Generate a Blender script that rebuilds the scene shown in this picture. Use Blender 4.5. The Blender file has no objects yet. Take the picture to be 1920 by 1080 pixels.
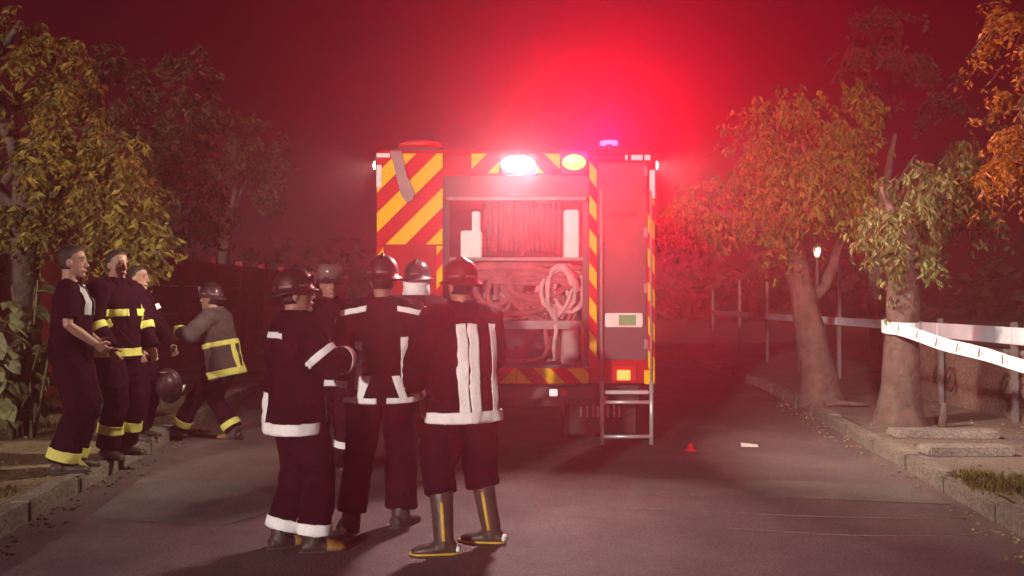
import bpy, bmesh, math, random
import numpy as np
from mathutils import Vector, Matrix, noise

random.seed(7)
RNG = np.random.default_rng(7)
R = math.radians
scene = bpy.context.scene
COL = scene.collection

# ------------------------------------------------------------------ camera
cam_data = bpy.data.cameras.new('camera')
cam_data.sensor_width = 36.0
cam_data.lens = 36.0 * 1700 / 1920
cam_data.clip_start = 0.05
cam_data.clip_end = 600
cam = bpy.data.objects.new('camera', cam_data)
COL.objects.link(cam)
cam.location = (0, 0, 1.5)
cam.rotation_euler = (R(90 + 0.67), 0, 0)
scene.camera = cam

# ------------------------------------------------------------------ night sky
world = bpy.data.worlds.new('World')
scene.world = world
world.use_nodes = True
wn = world.node_tree
wn.nodes.clear()
w_out = wn.nodes.new('ShaderNodeOutputWorld')
w_bg = wn.nodes.new('ShaderNodeBackground')
w_bg.inputs['Color'].default_value = (0.55, 0.0, 0.045, 1)
w_bg.inputs['Strength'].default_value = 0.06
wn.links.new(w_bg.outputs[0], w_out.inputs[0])

# ------------------------------------------------------------------ key light from behind the camera
sun_data = bpy.data.lights.new('sun', 'SUN')
sun_data.energy = 3.0
sun_data.angle = R(1.5)
sun_data.color = (1.0, 0.90, 0.80)
sun = bpy.data.objects.new('sun', sun_data)
COL.objects.link(sun)
SUN_EL, SUN_AZ = R(9), R(20)
_d = Vector((math.sin(SUN_AZ) * math.cos(SUN_EL), math.cos(SUN_AZ) * math.cos(SUN_EL), -math.sin(SUN_EL)))
sun.rotation_euler = _d.to_track_quat('-Z', 'Y').to_euler()
sun.location = (-2, -8, 6)

# powers of the truck's lamps, the added side pair and haze-reddening beam included
P_RED, P_WHITE, P_RED_BEAM, P_SIDE = 580, 82, 36, 110
RED_COLOR = (1.0, 0.0, 0.06)
HAZE_DENSITY, HAZE_G = 0.0110, 0.76

scene.render.engine = 'CYCLES'
scene.cycles.use_denoising = True
scene.cycles.volume_bounces = 1
scene.cycles.max_bounces = 6
scene.cycles.diffuse_bounces = 3
scene.cycles.sample_clamp_indirect = 4
scene.view_settings.view_transform = 'Standard'
scene.view_settings.look = 'None'
scene.view_settings.exposure = 0
scene.view_settings.gamma = 1
scene.view_settings.use_curve_mapping = False


# ================================================================== helpers
def mat(name, col, rough=0.6, metal=0.0, var=0.25, scale=6.0, bump=0.0, bscale=40.0, island=0.0,
        emit=None, estr=0.0, trans=0.0, spec=0.4, coat=0.0, hue=None, grain=0.0, gscale=160.0):
    """Principled material whose base colour wanders with noise (dirt, wear, grain) and an optional bump."""
    m = bpy.data.materials.new(name)
    m.use_nodes = True
    nt = m.node_tree
    N, L = nt.nodes, nt.links
    b = N['Principled BSDF']
    b.inputs['Roughness'].default_value = rough
    b.inputs['Metallic'].default_value = metal
    b.inputs['Specular IOR Level'].default_value = spec
    b.inputs['Coat Weight'].default_value = coat
    tc = N.new('ShaderNodeTexCoord')
    nz = N.new('ShaderNodeTexNoise')
    nz.inputs['Scale'].default_value = scale
    nz.inputs['Detail'].default_value = 6
    nz.inputs['Roughness'].default_value = 0.65
    L.new(tc.outputs['Object'], nz.inputs['Vector'])
    rp = N.new('ShaderNodeValToRGB')
    lo = tuple(c * (1 - var) for c in col)
    hi = tuple(min(1, c * (1 + var)) for c in (hue or col))
    rp.color_ramp.elements[0].position = 0.32
    rp.color_ramp.elements[0].color = (*lo, 1)
    rp.color_ramp.elements[1].position = 0.68
    rp.color_ramp.elements[1].color = (*hi, 1)
    L.new(nz.outputs['Fac'], rp.inputs['Fac'])
    out = rp.outputs['Color']
    if island:
        g = N.new('ShaderNodeNewGeometry')
        mr = N.new('ShaderNodeMapRange')
        mr.inputs['To Min'].default_value = 1 - island
        mr.inputs['To Max'].default_value = 1 + island
        L.new(g.outputs['Random Per Island'], mr.inputs['Value'])
        mx = N.new('ShaderNodeVectorMath')
        mx.operation = 'SCALE'
        L.new(out, mx.inputs[0])
        L.new(mr.outputs[0], mx.inputs['Scale'])
        out = mx.outputs[0]
    if grain:
        n3 = N.new('ShaderNodeTexVoronoi')
        n3.inputs['Scale'].default_value = gscale
        L.new(tc.outputs['Object'], n3.inputs['Vector'])
        m3 = N.new('ShaderNodeMapRange')
        m3.inputs['From Max'].default_value = 0.8
        m3.inputs['To Min'].default_value = 1 + grain
        m3.inputs['To Max'].default_value = 1 - grain
        L.new(n3.outputs['Distance'], m3.inputs['Value'])
        x3 = N.new('ShaderNodeVectorMath')
        x3.operation = 'SCALE'
        L.new(out, x3.inputs[0])
        L.new(m3.outputs[0], x3.inputs['Scale'])
        out = x3.outputs[0]
    L.new(out, b.inputs['Base Color'])
    if bump:
        n2 = N.new('ShaderNodeTexNoise')
        n2.inputs['Scale'].default_value = bscale
        n2.inputs['Detail'].default_value = 8
        L.new(tc.outputs['Object'], n2.inputs['Vector'])
        bp = N.new('ShaderNodeBump')
        bp.inputs['Strength'].default_value = bump
        bp.inputs['Distance'].default_value = 0.02
        L.new(n2.outputs['Fac'], bp.inputs['Height'])
        L.new(bp.outputs[0], b.inputs['Normal'])
    if emit:
        b.inputs['Emission Color'].default_value = (*emit, 1)
        b.inputs['Emission Strength'].default_value = estr
    if trans:
        t = N.new('ShaderNodeBsdfTranslucent')
        L.new(out, t.inputs['Color'])
        ms = N.new('ShaderNodeMixShader')
        ms.inputs[0].default_value = trans
        L.new(b.outputs[0], ms.inputs[1])
        L.new(t.outputs[0], ms.inputs[2])
        L.new(ms.outputs[0], N['Material Output'].inputs['Surface'])
    return m


def tag(o, label=None, cat=None, group=None, kind=None):
    if label: o['label'] = label
    if cat: o['category'] = cat
    if group: o['group'] = group
    if kind: o['kind'] = kind
    return o


def thing(name, label, cat, loc=(0, 0, 0), rz=0.0, group=None):
    o = bpy.data.objects.new(name, None)
    o.empty_display_size = 0.2
    COL.objects.link(o)
    o.location = loc
    o.rotation_euler = (0, 0, rz)
    return tag(o, label, cat, group)


def link_mesh(name, me, m, parent=None, smooth=False):
    o = bpy.data.objects.new(name, me)
    COL.objects.link(o)
    if m is not None:
        for mm in (m if isinstance(m, (list, tuple)) else [m]):
            me.materials.append(mm)
    if smooth and len(me.polygons):
        me.polygons.foreach_set('use_smooth', [True] * len(me.polygons))
    if parent: o.parent = parent
    return o


class MB:
    """Mesh builder: collects boxes, tubes, prisms, lofts into one vertex/face list."""
    def __init__(s):
        s.v, s.f = [], []

    def add(s, verts, faces):
        n = len(s.v)
        s.v += [tuple(p) for p in verts]
        s.f += [tuple(i + n for i in q) for q in faces]
        return s

    def box(s, x0, x1, y0, y1, z0, z1, bev=0.0):
        if bev <= 0:
            return s.add([(x0, y0, z0), (x1, y0, z0), (x1, y1, z0), (x0, y1, z0),
                          (x0, y0, z1), (x1, y0, z1), (x1, y1, z1), (x0, y1, z1)],
                         [(0, 3, 2, 1), (4, 5, 6, 7), (0, 1, 5, 4), (1, 2, 6, 5), (2, 3, 7, 6), (3, 0, 4, 7)])
        bm = bmesh.new()
        bmesh.ops.create_cube(bm, size=1, matrix=Matrix.Translation(((x0 + x1) / 2, (y0 + y1) / 2, (z0 + z1) / 2)) @
                              Matrix.Diagonal((x1 - x0, y1 - y0, z1 - z0, 1)))
        bmesh.ops.bevel(bm, geom=bm.edges[:], offset=bev, segments=2, affect='EDGES')
        bm.verts.index_update()
        s.add([v.co[:] for v in bm.verts], [[v.index for v in f.verts] for f in bm.faces])
        bm.free()
        return s

    def tube(s, pts, rad, n=10, right=None):
        """Tube through pts; rad: number, list of numbers, or list of (rx, ry). right: fixed local x axis."""
        pts = [Vector(p) for p in pts]
        k = len(pts)
        if not isinstance(rad, (list, tuple)): rad = [rad] * k
        rad = [(r, r) if not isinstance(r, (list, tuple)) else r for r in rad]
        T = []
        for i in range(k):
            t = pts[min(i + 1, k - 1)] - pts[max(i - 1, 0)]
            T.append(t.normalized() if t.length > 1e-9 else Vector((0, 0, 1)))
        if right is not None:
            X = Vector(right)
        else:
            X = T[0].orthogonal().normalized()
        rings = []
        for i in range(k):
            x = X - T[i] * X.dot(T[i])
            x = x.normalized() if x.length > 1e-6 else T[i].orthogonal().normalized()
            if right is None: X = x
            y = T[i].cross(x)
            rings.append([pts[i] + x * (rad[i][0] * math.cos(2 * math.pi * j / n)) +
                          y * (rad[i][1] * math.sin(2 * math.pi * j / n)) for j in range(n)])
        verts = [p for rg in rings for p in rg]
        faces = []
        for i in range(k - 1):
            for j in range(n):
                a, b = i * n + j, i * n + (j + 1) % n
                faces.append((a, b, b + n, a + n))
        faces.append(tuple(range(n - 1, -1, -1)))
        faces.append(tuple((k - 1) * n + j for j in range(n)))
        return s.add(verts, faces)

    def ball(s, c, r, n=14, m=9, rot=None):
        if not isinstance(r, (list, tuple)): r = (r, r, r)
        verts, faces = [], []
        for i in range(1, m):
            th = math.pi * i / m
            for j in range(n):
                ph = 2 * math.pi * j / n
                verts.append(Vector((r[0] * math.sin(th) * math.cos(ph), r[1] * math.sin(th) * math.sin(ph), r[2] * math.cos(th))))
        top, bot = len(verts), len(verts) + 1
        verts += [Vector((0, 0, r[2])), Vector((0, 0, -r[2]))]
        for i in range(m - 2):
            for j in range(n):
                a, b = i * n + j, i * n + (j + 1) % n
                faces.append((a, a + n, b + n, b))
        for j in range(n):
            faces.append((top, j, (j + 1) % n))
            faces.append((bot, (m - 2) * n + (j + 1) % n, (m - 2) * n + j))
        if rot is not None: verts = [rot @ p for p in verts]
        return s.add([p + Vector(c) for p in verts], faces)

    def prism(s, poly, y0, y1):
        """Polygon in x-z extruded from y0 (near) to y1."""
        n = len(poly)
        verts = [(p[0], y0, p[1]) for p in poly] + [(p[0], y1, p[1]) for p in poly]
        faces = [tuple(range(n)), tuple(range(2 * n - 1, n - 1, -1))]
        faces += [(j, j + n, (j + 1) % n + n, (j + 1) % n) for j in range(n)]
        return s.add(verts, faces)

    def mesh(s, name, fix=True):
        me = bpy.data.meshes.new(name)
        me.from_pydata(s.v, [], s.f)
        if fix:
            bm = bmesh.new()
            bm.from_mesh(me)
            bmesh.ops.recalc_face_normals(bm, faces=bm.faces[:])
            bm.to_mesh(me)
            bm.free()
        return me

    def build(s, name, m, parent=None, smooth=False, fix=True):
        return link_mesh(name, s.mesh(name, fix), m, parent, smooth)

    def remeshed(s, name, m, parent, voxel, smooth_it=4, fold=0.0, fs=(7, 7, 3.2), seed=0.0, keep=None):
        """Union of all the collected closed pieces as one continuous skin, smoothed and given cloth folds."""
        me0 = s.mesh('tmp')
        o = bpy.data.objects.new('tmp', me0)
        COL.objects.link(o)
        md = o.modifiers.new('r', 'REMESH')
        md.mode = 'VOXEL'
        md.voxel_size = voxel
        ms = o.modifiers.new('s', 'SMOOTH')
        ms.factor = 0.5
        ms.iterations = smooth_it
        dg = bpy.context.evaluated_depsgraph_get()
        me = bpy.data.meshes.new_from_object(o.evaluated_get(dg))
        me.name = name
        bpy.data.objects.remove(o)
        bpy.data.meshes.remove(me0)
        me.materials.clear()
        if fold:
            n = len(me.vertices)
            co = np.empty(n * 3)
            me.vertices.foreach_get('co', co)
            no = np.array([v.normal[:] for v in me.vertices])
            co = co.reshape(-1, 3)
            for i in range(n):
                if keep is not None:
                    k = keep(co[i])
                    if k <= 0: continue
                else:
                    k = 1
                p = Vector((co[i][0] * fs[0] + seed, co[i][1] * fs[1] - seed, co[i][2] * fs[2] + 2 * seed))
                a = noise.noise(p)
                b_ = 1 - 2 * abs(noise.noise(p * 1.9 + Vector((5, 1, 2))))
                c_ = 1 - 2 * abs(noise.noise(Vector((co[i][0] * 4 + seed, co[i][1] * 4, co[i][2] * 8 + 3 * a))))
                co[i] += no[i] * fold * k * (0.65 * a + 0.40 * b_ + 0.40 * c_)
            me.vertices.foreach_set('co', co.ravel())
            me.update()
        return link_mesh(name, me, m, parent, True)


def clip_poly(poly, f):
    """Keep the side of poly where f(p) >= 0 (f linear)."""
    out = []
    for i in range(len(poly)):
        a, b = poly[i], poly[(i + 1) % len(poly)]
        fa, fb = f(a), f(b)
        if fa >= 0: out.append(a)
        if fa * fb < 0:
            t = fa / (fa - fb)
            out.append((a[0] + t * (b[0] - a[0]), a[1] + t * (b[1] - a[1])))
    return out


def copy_tree(o, parent=None):
    c = o.copy()
    COL.objects.link(c)
    if parent is not None: c.parent = parent
    for ch in o.children: copy_tree(ch, c)
    return c


# ================================================================== materials
M = {}
M['asphalt'] = mat('asphalt', (0.145, 0.106, 0.108), 0.85, var=0.28, scale=1.3, bump=0.5, bscale=70, spec=0.25, grain=0.28, gscale=70)
M['asphalt_patch'] = mat('asphalt_patch', (0.155, 0.138, 0.132), 0.9, var=0.25, scale=2.5, bump=0.5, bscale=60, spec=0.25, grain=0.28, gscale=70)
M['dirt'] = mat('dirt', (0.24, 0.18, 0.105), 0.95, var=0.4, scale=1.1, bump=0.8, bscale=22, hue=(0.22, 0.18, 0.09), grain=0.50, gscale=40)
M['pavement'] = mat('pavement', (0.185, 0.15, 0.125), 0.9, var=0.25, scale=1.6, bump=0.5, bscale=30, grain=0.40, gscale=40)
M['concrete'] = mat('concrete', (0.26, 0.23, 0.20), 0.9, var=0.3, scale=4, bump=0.5, bscale=30, grain=0.40, gscale=40)
M['kerb'] = mat('kerb_concrete', (0.21, 0.18, 0.15), 0.9, var=0.3, scale=3, bump=0.6, bscale=25, grain=0.40, gscale=40)
M['red_wall'] = mat('red_wall', (0.34, 0.045, 0.05), 0.85, var=0.25, scale=2, bump=0.4, bscale=18)
M['low_wall'] = mat('low_wall_render', (0.20, 0.15, 0.12), 0.9, var=0.35, scale=2.2, bump=0.6, bscale=16, spec=0.08, grain=0.35, gscale=40)
M['graffiti'] = mat('graffiti_paint', (0.05, 0.03, 0.035), 0.6, var=0.3, scale=20)
M['white_rail'] = mat('white_rail', (0.80, 0.84, 0.92), 0.8, var=0.10, scale=3, spec=0.08)
M['grey_steel'] = mat('grey_steel', (0.16, 0.15, 0.15), 0.7, 0.2, var=0.25, scale=8)
M['bark'] = mat('bark', (0.10, 0.072, 0.06), 0.95, var=0.4, scale=9, bump=1.0, bscale=16)
M['leaf_olive'] = mat('leaf_olive', (0.215, 0.175, 0.028), 0.55, var=0.35, scale=2.5, island=0.5, trans=0.35)
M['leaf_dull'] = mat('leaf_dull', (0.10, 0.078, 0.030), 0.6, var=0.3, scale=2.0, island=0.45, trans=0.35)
M['leaf_green'] = mat('leaf_green', (0.15, 0.175, 0.022), 0.55, var=0.35, scale=2.0, island=0.5, trans=0.35)
M['leaf_grey'] = mat('leaf_greygreen', (0.13, 0.165, 0.05), 0.55, var=0.3, scale=2.0, island=0.5, trans=0.3)
M['leaf_orange'] = mat('leaf_orange', (0.30, 0.115, 0.012), 0.55, var=0.35, scale=2.5, island=0.45, trans=0.4)
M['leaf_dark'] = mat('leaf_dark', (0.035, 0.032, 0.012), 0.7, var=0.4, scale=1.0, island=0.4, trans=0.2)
M['leaf_big'] = mat('leaf_big', (0.17, 0.175, 0.095), 0.45, var=0.35, scale=5, bump=0.2, bscale=14, trans=0.25, hue=(0.19, 0.20, 0.08))
M['stem'] = mat('plant_stem', (0.10, 0.085, 0.04), 0.8, var=0.3)
M['grass'] = mat('grass_blades', (0.11, 0.105, 0.022), 0.7, var=0.4, scale=3, island=0.5, trans=0.3)
# truck
M['truck_red'] = mat('truck_red_paint', (0.42, 0.018, 0.02), 0.8, var=0.10, scale=2.0, spec=0.08)
M['truck_grey'] = mat('truck_grey_panel', (0.115, 0.10, 0.108), 0.8, 0.25, var=0.12, scale=3.0, bump=0.05, bscale=9, spec=0.08)
M['truck_dark'] = mat('truck_dark', (0.035, 0.03, 0.032), 0.6, var=0.4, scale=5)
M['black_rubber'] = mat('black_rubber', (0.022, 0.02, 0.021), 0.75, var=0.4, scale=10, bump=0.3, bscale=30)
M['tape_yellow'] = mat('tape_yellow', (0.86, 0.58, 0.012), 0.8, var=0.06, scale=25, bump=0.05, bscale=120, spec=0.08)
M['tape_red'] = mat('tape_red', (0.58, 0.018, 0.02), 0.8, var=0.10, scale=20, bump=0.05, bscale=120, spec=0.08)
M['tape_white'] = mat('tape_white', (0.88, 0.87, 0.86), 0.8, var=0.06, scale=25, bump=0.05, bscale=120, spec=0.08)
M['aluminium'] = mat('aluminium', (0.62, 0.60, 0.60), 0.38, 0.55, var=0.15, scale=8)
M['pale_metal'] = mat('pale_metal', (0.30, 0.27, 0.27), 0.8, var=0.15, scale=8, spec=0.1)
M['chrome'] = mat('chrome', (0.7, 0.7, 0.72), 0.2, 0.9, var=0.1, scale=8)
M['green_label'] = mat('green_label', (0.03, 0.38, 0.15), 0.45, var=0.15, scale=10)
M['hose'] = mat('hose_canvas', (0.24, 0.085, 0.09), 0.75, var=0.35, scale=7, bump=0.35, bscale=60)
M['hose_pale'] = mat('hose_pale_canvas', (0.50, 0.38, 0.38), 0.7, var=0.35, scale=7, bump=0.35, bscale=60)
M['strip'] = mat('curtain_strip', (0.17, 0.055, 0.065), 0.45, var=0.35, scale=6)
M['white_panel'] = mat('white_panel', (0.84, 0.84, 0.80), 0.8, var=0.08, scale=5, spec=0.08)
M['glass'] = mat('dark_glass', (0.02, 0.02, 0.025), 0.08, var=0.1, spec=0.7)
M['lens_white'] = mat('lamp_lens_white', (0.9, 0.9, 0.9), 0.2, emit=(1, 0.95, 0.97), estr=26)
M['lens_amber'] = mat('lamp_lens_amber', (0.9, 0.7, 0.2), 0.2, emit=(1, 0.55, 0.04), estr=2.6)
M['lens_red'] = mat('lamp_lens_red', (0.8, 0.05, 0.05), 0.2, emit=(1, 0.02, 0.06), estr=20)
M['lens_tail'] = mat('lamp_lens_tail', (0.8, 0.35, 0.08), 0.25, emit=(1, 0.38, 0.08), estr=1.2)
M['lens_clear'] = mat('lamp_lens_clear', (0.85, 0.85, 0.85), 0.2, emit=(1, 0.92, 0.9), estr=0.9)
M['lens_off'] = mat('red_reflector', (0.55, 0.03, 0.02), 0.2, var=0.05)
M['lamp_far'] = mat('street_lamp_glow', (0.9, 0.85, 0.8), 0.3, emit=(1, 0.80, 0.62), estr=2.0)
M['letter'] = mat('worn_white_letters', (0.40, 0.36, 0.36), 0.6, var=0.4, scale=30)
# people
M['skin'] = mat('skin', (0.31, 0.165, 0.12), 0.5, var=0.12, scale=14, bump=0.1, bscale=80)
M['hair'] = mat('dark_hair', (0.018, 0.012, 0.010), 0.55, var=0.4, scale=60, bump=0.5, bscale=120)
M['turnout'] = mat('turnout_cloth_reddened', (0.017, 0.0028, 0.008), 0.85, var=0.3, scale=9, bump=0.35, bscale=160, spec=0.05)  # near-black cloth tinted maroon for the red glare lying over it
M['turnout2'] = mat('turnout_trousers_reddened', (0.017, 0.0028, 0.008), 0.85, var=0.3, scale=9, bump=0.35, bscale=160, spec=0.05)  # same red glare put into the dark trouser colour
M['turnout_tan'] = mat('turnout_cloth_worn', (0.050, 0.036, 0.038), 0.85, var=0.3, scale=9, bump=0.35, bscale=160)
M['tshirt'] = mat('navy_tshirt_reddened', (0.017, 0.0028, 0.008), 0.85, var=0.25, scale=9, bump=0.2, bscale=160, spec=0.05)  # navy shirt with the red glare mixed into its colour
M['pale_cloth'] = mat('pale_cloth', (0.36, 0.36, 0.36), 0.8, var=0.2, scale=15)
M['reflective'] = mat('reflective_silver', (0.88, 0.87, 0.87), 0.8, var=0.07, scale=40, bump=0.1, bscale=200, spec=0.08)
M['reflective_lime'] = mat('reflective_lime', (0.60, 0.58, 0.15), 0.8, var=0.10, scale=40, bump=0.1, bscale=200, spec=0.08)
M['boot'] = mat('boot_rubber', (0.045, 0.032, 0.028), 0.5, var=0.3, scale=12)
M['boot_tan'] = mat('boot_tan', (0.26, 0.13, 0.035), 0.55, var=0.35, scale=12)
M['boot_yellow'] = mat('boot_yellow_trim', (0.62, 0.40, 0.05), 0.5, var=0.2, scale=15)
M['sole'] = mat('boot_sole', (0.05, 0.04, 0.035), 0.8, var=0.3, scale=15)
M['helmet'] = mat('helmet_dark', (0.030, 0.010, 0.012), 0.45, var=0.25, scale=9, spec=0.3, coat=0.1)
M['helmet_red'] = mat('helmet_red', (0.09, 0.010, 0.012), 0.45, var=0.25, scale=9, spec=0.3, coat=0.1)
M['helmet_white'] = mat('helmet_white', (0.55, 0.52, 0.52), 0.35, var=0.12, scale=9, spec=0.5)
M['glove'] = mat('leather_glove', (0.10, 0.07, 0.06), 0.8, var=0.3, scale=20)
M['eye'] = mat('eye_dark', (0.02, 0.015, 0.015), 0.2, var=0.1)
M['lip'] = mat('lip', (0.30, 0.12, 0.10), 0.5, var=0.1)
M['radio'] = mat('radio_black', (0.03, 0.03, 0.03), 0.5, var=0.3, scale=20)
M['paper'] = mat('paper', (0.72, 0.68, 0.64), 0.8, var=0.12, scale=20)
M['red_plastic'] = mat('red_plastic', (0.6, 0.02, 0.03), 0.4, var=0.1, scale=20)
M['barrier_tape'] = mat('barrier_tape', (0.80, 0.74, 0.74), 0.8, var=0.07, scale=12, spec=0.08)
M['tape_mark'] = mat('barrier_tape_print', (0.10, 0.07, 0.08), 0.6, var=0.2, scale=20)

# ================================================================== ground, road, kerbs
VERGE = 0.12


def edge(y):
    return 2.60 + 0.105 * min(max(y, 0), 15)


def sheet(name, rows, m, z):
    """Sheet from rows of (y, x0, x1)."""
    v, f = [], []
    nx = 9
    for y, a, b in rows:
        for i in range(nx):
            x = a + (b - a) * i / (nx - 1)
            v.append((x, y, z))
    for r in range(len(rows) - 1):
        for i in range(nx - 1):
            a = r * nx + i
            f.append((a, a + 1, a + nx + 1, a + nx))
    return tag(MB().add(v, f).build(name, m), kind='structure')


YS = [-9, -4, 0, 2, 4, 6, 8, 10, 12, 15, 20, 30, 45, 70, 108]
tag(MB().add([(-68, -9.5, -0.03), (68, -9.5, -0.03), (68, 109, -0.03), (-68, 109, -0.03)], [(0, 1, 2, 3)]).build('ground', M['dirt']), kind='structure')
road = sheet('road', [(y, -edge(y), edge(y)) for y in YS], M['asphalt'], 0.0)
sheet('verge', [(y, -67, -edge(y) - 0.16) for y in YS], M['dirt'], VERGE)
sheet('pavement', [(y, edge(y) + 0.16, edge(y) + 9) for y in YS], M['pavement'], VERGE)
sheet('park_ground', [(y, edge(y) + 9, 67) for y in YS], M['dirt'], VERGE)


def patch(pts, m):
    return MB().add([(x, y, 0.004) for x, y in pts], [tuple(range(len(pts)))]).build('road_patch', m, road)


patch([(0.9, 6.95), (2.2, 6.8), (3.2, 6.62), (3.2, 7.3), (2.1, 7.5), (1.0, 7.55)], M['asphalt_patch'])
patch([(-2.9, 6.2), (-1.9, 6.0), (-1.6, 6.6), (-2.2, 7.4), (-3.1, 7.6)], M['asphalt_patch'])
# tar seams, slightly proud
for a, b in (((0.7, 6.5), (3.1, 6.15)), ((1.4, 5.9), (2.9, 5.7))):
    n = 9
    pts = []
    for i in range(n):
        t = i / (n - 1)
        pts.append((a[0] + (b[0] - a[0]) * t, a[1] + (b[1] - a[1]) * t + 0.035 * math.sin(7 * t + a[0]), 0.002))
    MB().tube(pts, [(0.012, 0.004)] * n, 6, right=(0, 1, 0)).build('tar_seam', M['asphalt_patch'], road, True)

for side, nm in ((-1, 'left'), (1, 'right')):
    kb = bpy.data.objects.new('kerb', None)
    COL.objects.link(kb)
    tag(kb, kind='structure')
    y = -8.6
    while y < 62:
        ln = 0.92 if y < 22 else 4.0
        x0, x1 = side * (edge(y) + 0.08), side * (edge(y + ln) + 0.08)
        s = MB().box(-0.078, 0.078, 0.008, ln - 0.008, -0.03, 0.128 + random.uniform(-0.008, 0.01), 0.016).build('kerb_stone', M['kerb'], kb, False)
        s.location = (x0 + random.uniform(-0.012, 0.012), y, 0)
        s.rotation_euler = (0, 0, -math.atan2(x1 - x0, ln) + random.uniform(-0.008, 0.008))
        y += ln


# grass tufts (stuff)
def blades(name, spots, m, n_each, h, kind='stuff', z=VERGE):
    V, F = [], []
    for (cx, cy, rx, ry) in spots:
        for _ in range(n_each):
            a, r = random.uniform(0, 6.283), math.sqrt(random.random())
            x, y = cx + rx * r * math.cos(a), cy + ry * r * math.sin(a)
            hh = h * random.uniform(0.4, 1.1) * (1.1 - 0.6 * r)
            d, w = random.uniform(0, 6.283), random.uniform(0.004, 0.009)
            lx, ly = math.cos(d) * hh * 0.6, math.sin(d) * hh * 0.6
            px, py = -math.sin(d) * w, math.cos(d) * w
            k = len(V)
            V += [(x - px, y - py, z), (x + px, y + py, z), (x + lx * 0.35 + px * .7, y + ly * 0.35 + py * .7, z + hh * 0.65),
                  (x + lx * 0.35 - px * .7, y + ly * 0.35 - py * .7, z + hh * 0.65), (x + lx, y + ly, z + hh)]
            F += [(k, k + 1, k + 2, k + 3), (k + 3, k + 2, k + 4)]
    return tag(MB().add(V, F).build(name, m, fix=False), kind=kind)


spots_r = [(3.55 + random.uniform(-.12, 1.3), random.uniform(5.3, 7.0), random.uniform(.12, .3), random.uniform(.12, .3)) for _ in range(26)]
spots_l = [(-3.75 + random.uniform(-2.2, 0.1), random.uniform(5.3, 7.2), random.uniform(.15, .4), random.uniform(.12, .3)) for _ in range(22)]
spots_l += [(random.uniform(-6.2, -4.6), random.uniform(8, 14), random.uniform(.2, .5), random.uniform(.15, .4)) for _ in range(24)]
blades('grass', spots_r + spots_l, M['grass'], 150, 0.10)


# small stones and crumbs on the verges and gutters (stuff)
gb = MB()
for _ in range(900):
    s_ = random.choice((-1, 1))
    y = random.uniform(4.6, 13)
    x = s_ * (edge(y) + random.choice((random.gauss(-0.12, 0.09), random.uniform(0.2, 2.4))))
    z = 0 if abs(x) < edge(y) else VERGE
    if abs(abs(x) - edge(y) - .08) < .09: continue
    r = random.uniform(0.006, 0.018)
    gb.ball((x, y, z + r * 0.4), (r * random.uniform(.8, 1.5), r, r * .7), 5, 4)
tag(gb.build('gravel', M['dirt']), kind='stuff')


# ================================================================== vegetation
def leaf_cloud(V, F, centers, size, droop, rng, elong=2.4):
    """Folded leaf pairs of triangles at centres; droop 0..1 = how much tips hang down."""
    n = len(centers)
    az = rng.uniform(0, 2 * np.pi, n)
    el = rng.uniform(-1, 0.5, n) * (1 - droop) - droop * rng.uniform(0.5, 1.5, n)
    L = size * rng.uniform(0.45, 1.35, n)
    d = np.stack([np.cos(az) * np.cos(el), np.sin(az) * np.cos(el), np.sin(el)], 1)
    up = rng.normal(0, 1, (n, 3))
    side = np.cross(d, up)
    side /= np.linalg.norm(side, axis=1)[:, None] + 1e-9
    nrm = np.cross(side, d)
    w = (L / elong)[:, None]
    c = np.asarray(centers)
    a = c
    t = c + d * L[:, None]
    mid = c + d * (L * 0.45)[:, None]
    l_ = mid + side * w * 0.5 + nrm * w * 0.22
    r_ = mid - side * w * 0.5 + nrm * w * 0.22
    base = len(V)
    P = np.stack([a, l_, t, r_], 1).reshape(-1, 3)
    V.extend(map(tuple, P))
    for i in range(n):
        k = base + 4 * i
        F.append((k, k + 1, k + 2))
        F.append((k, k + 2, k + 3))


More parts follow.
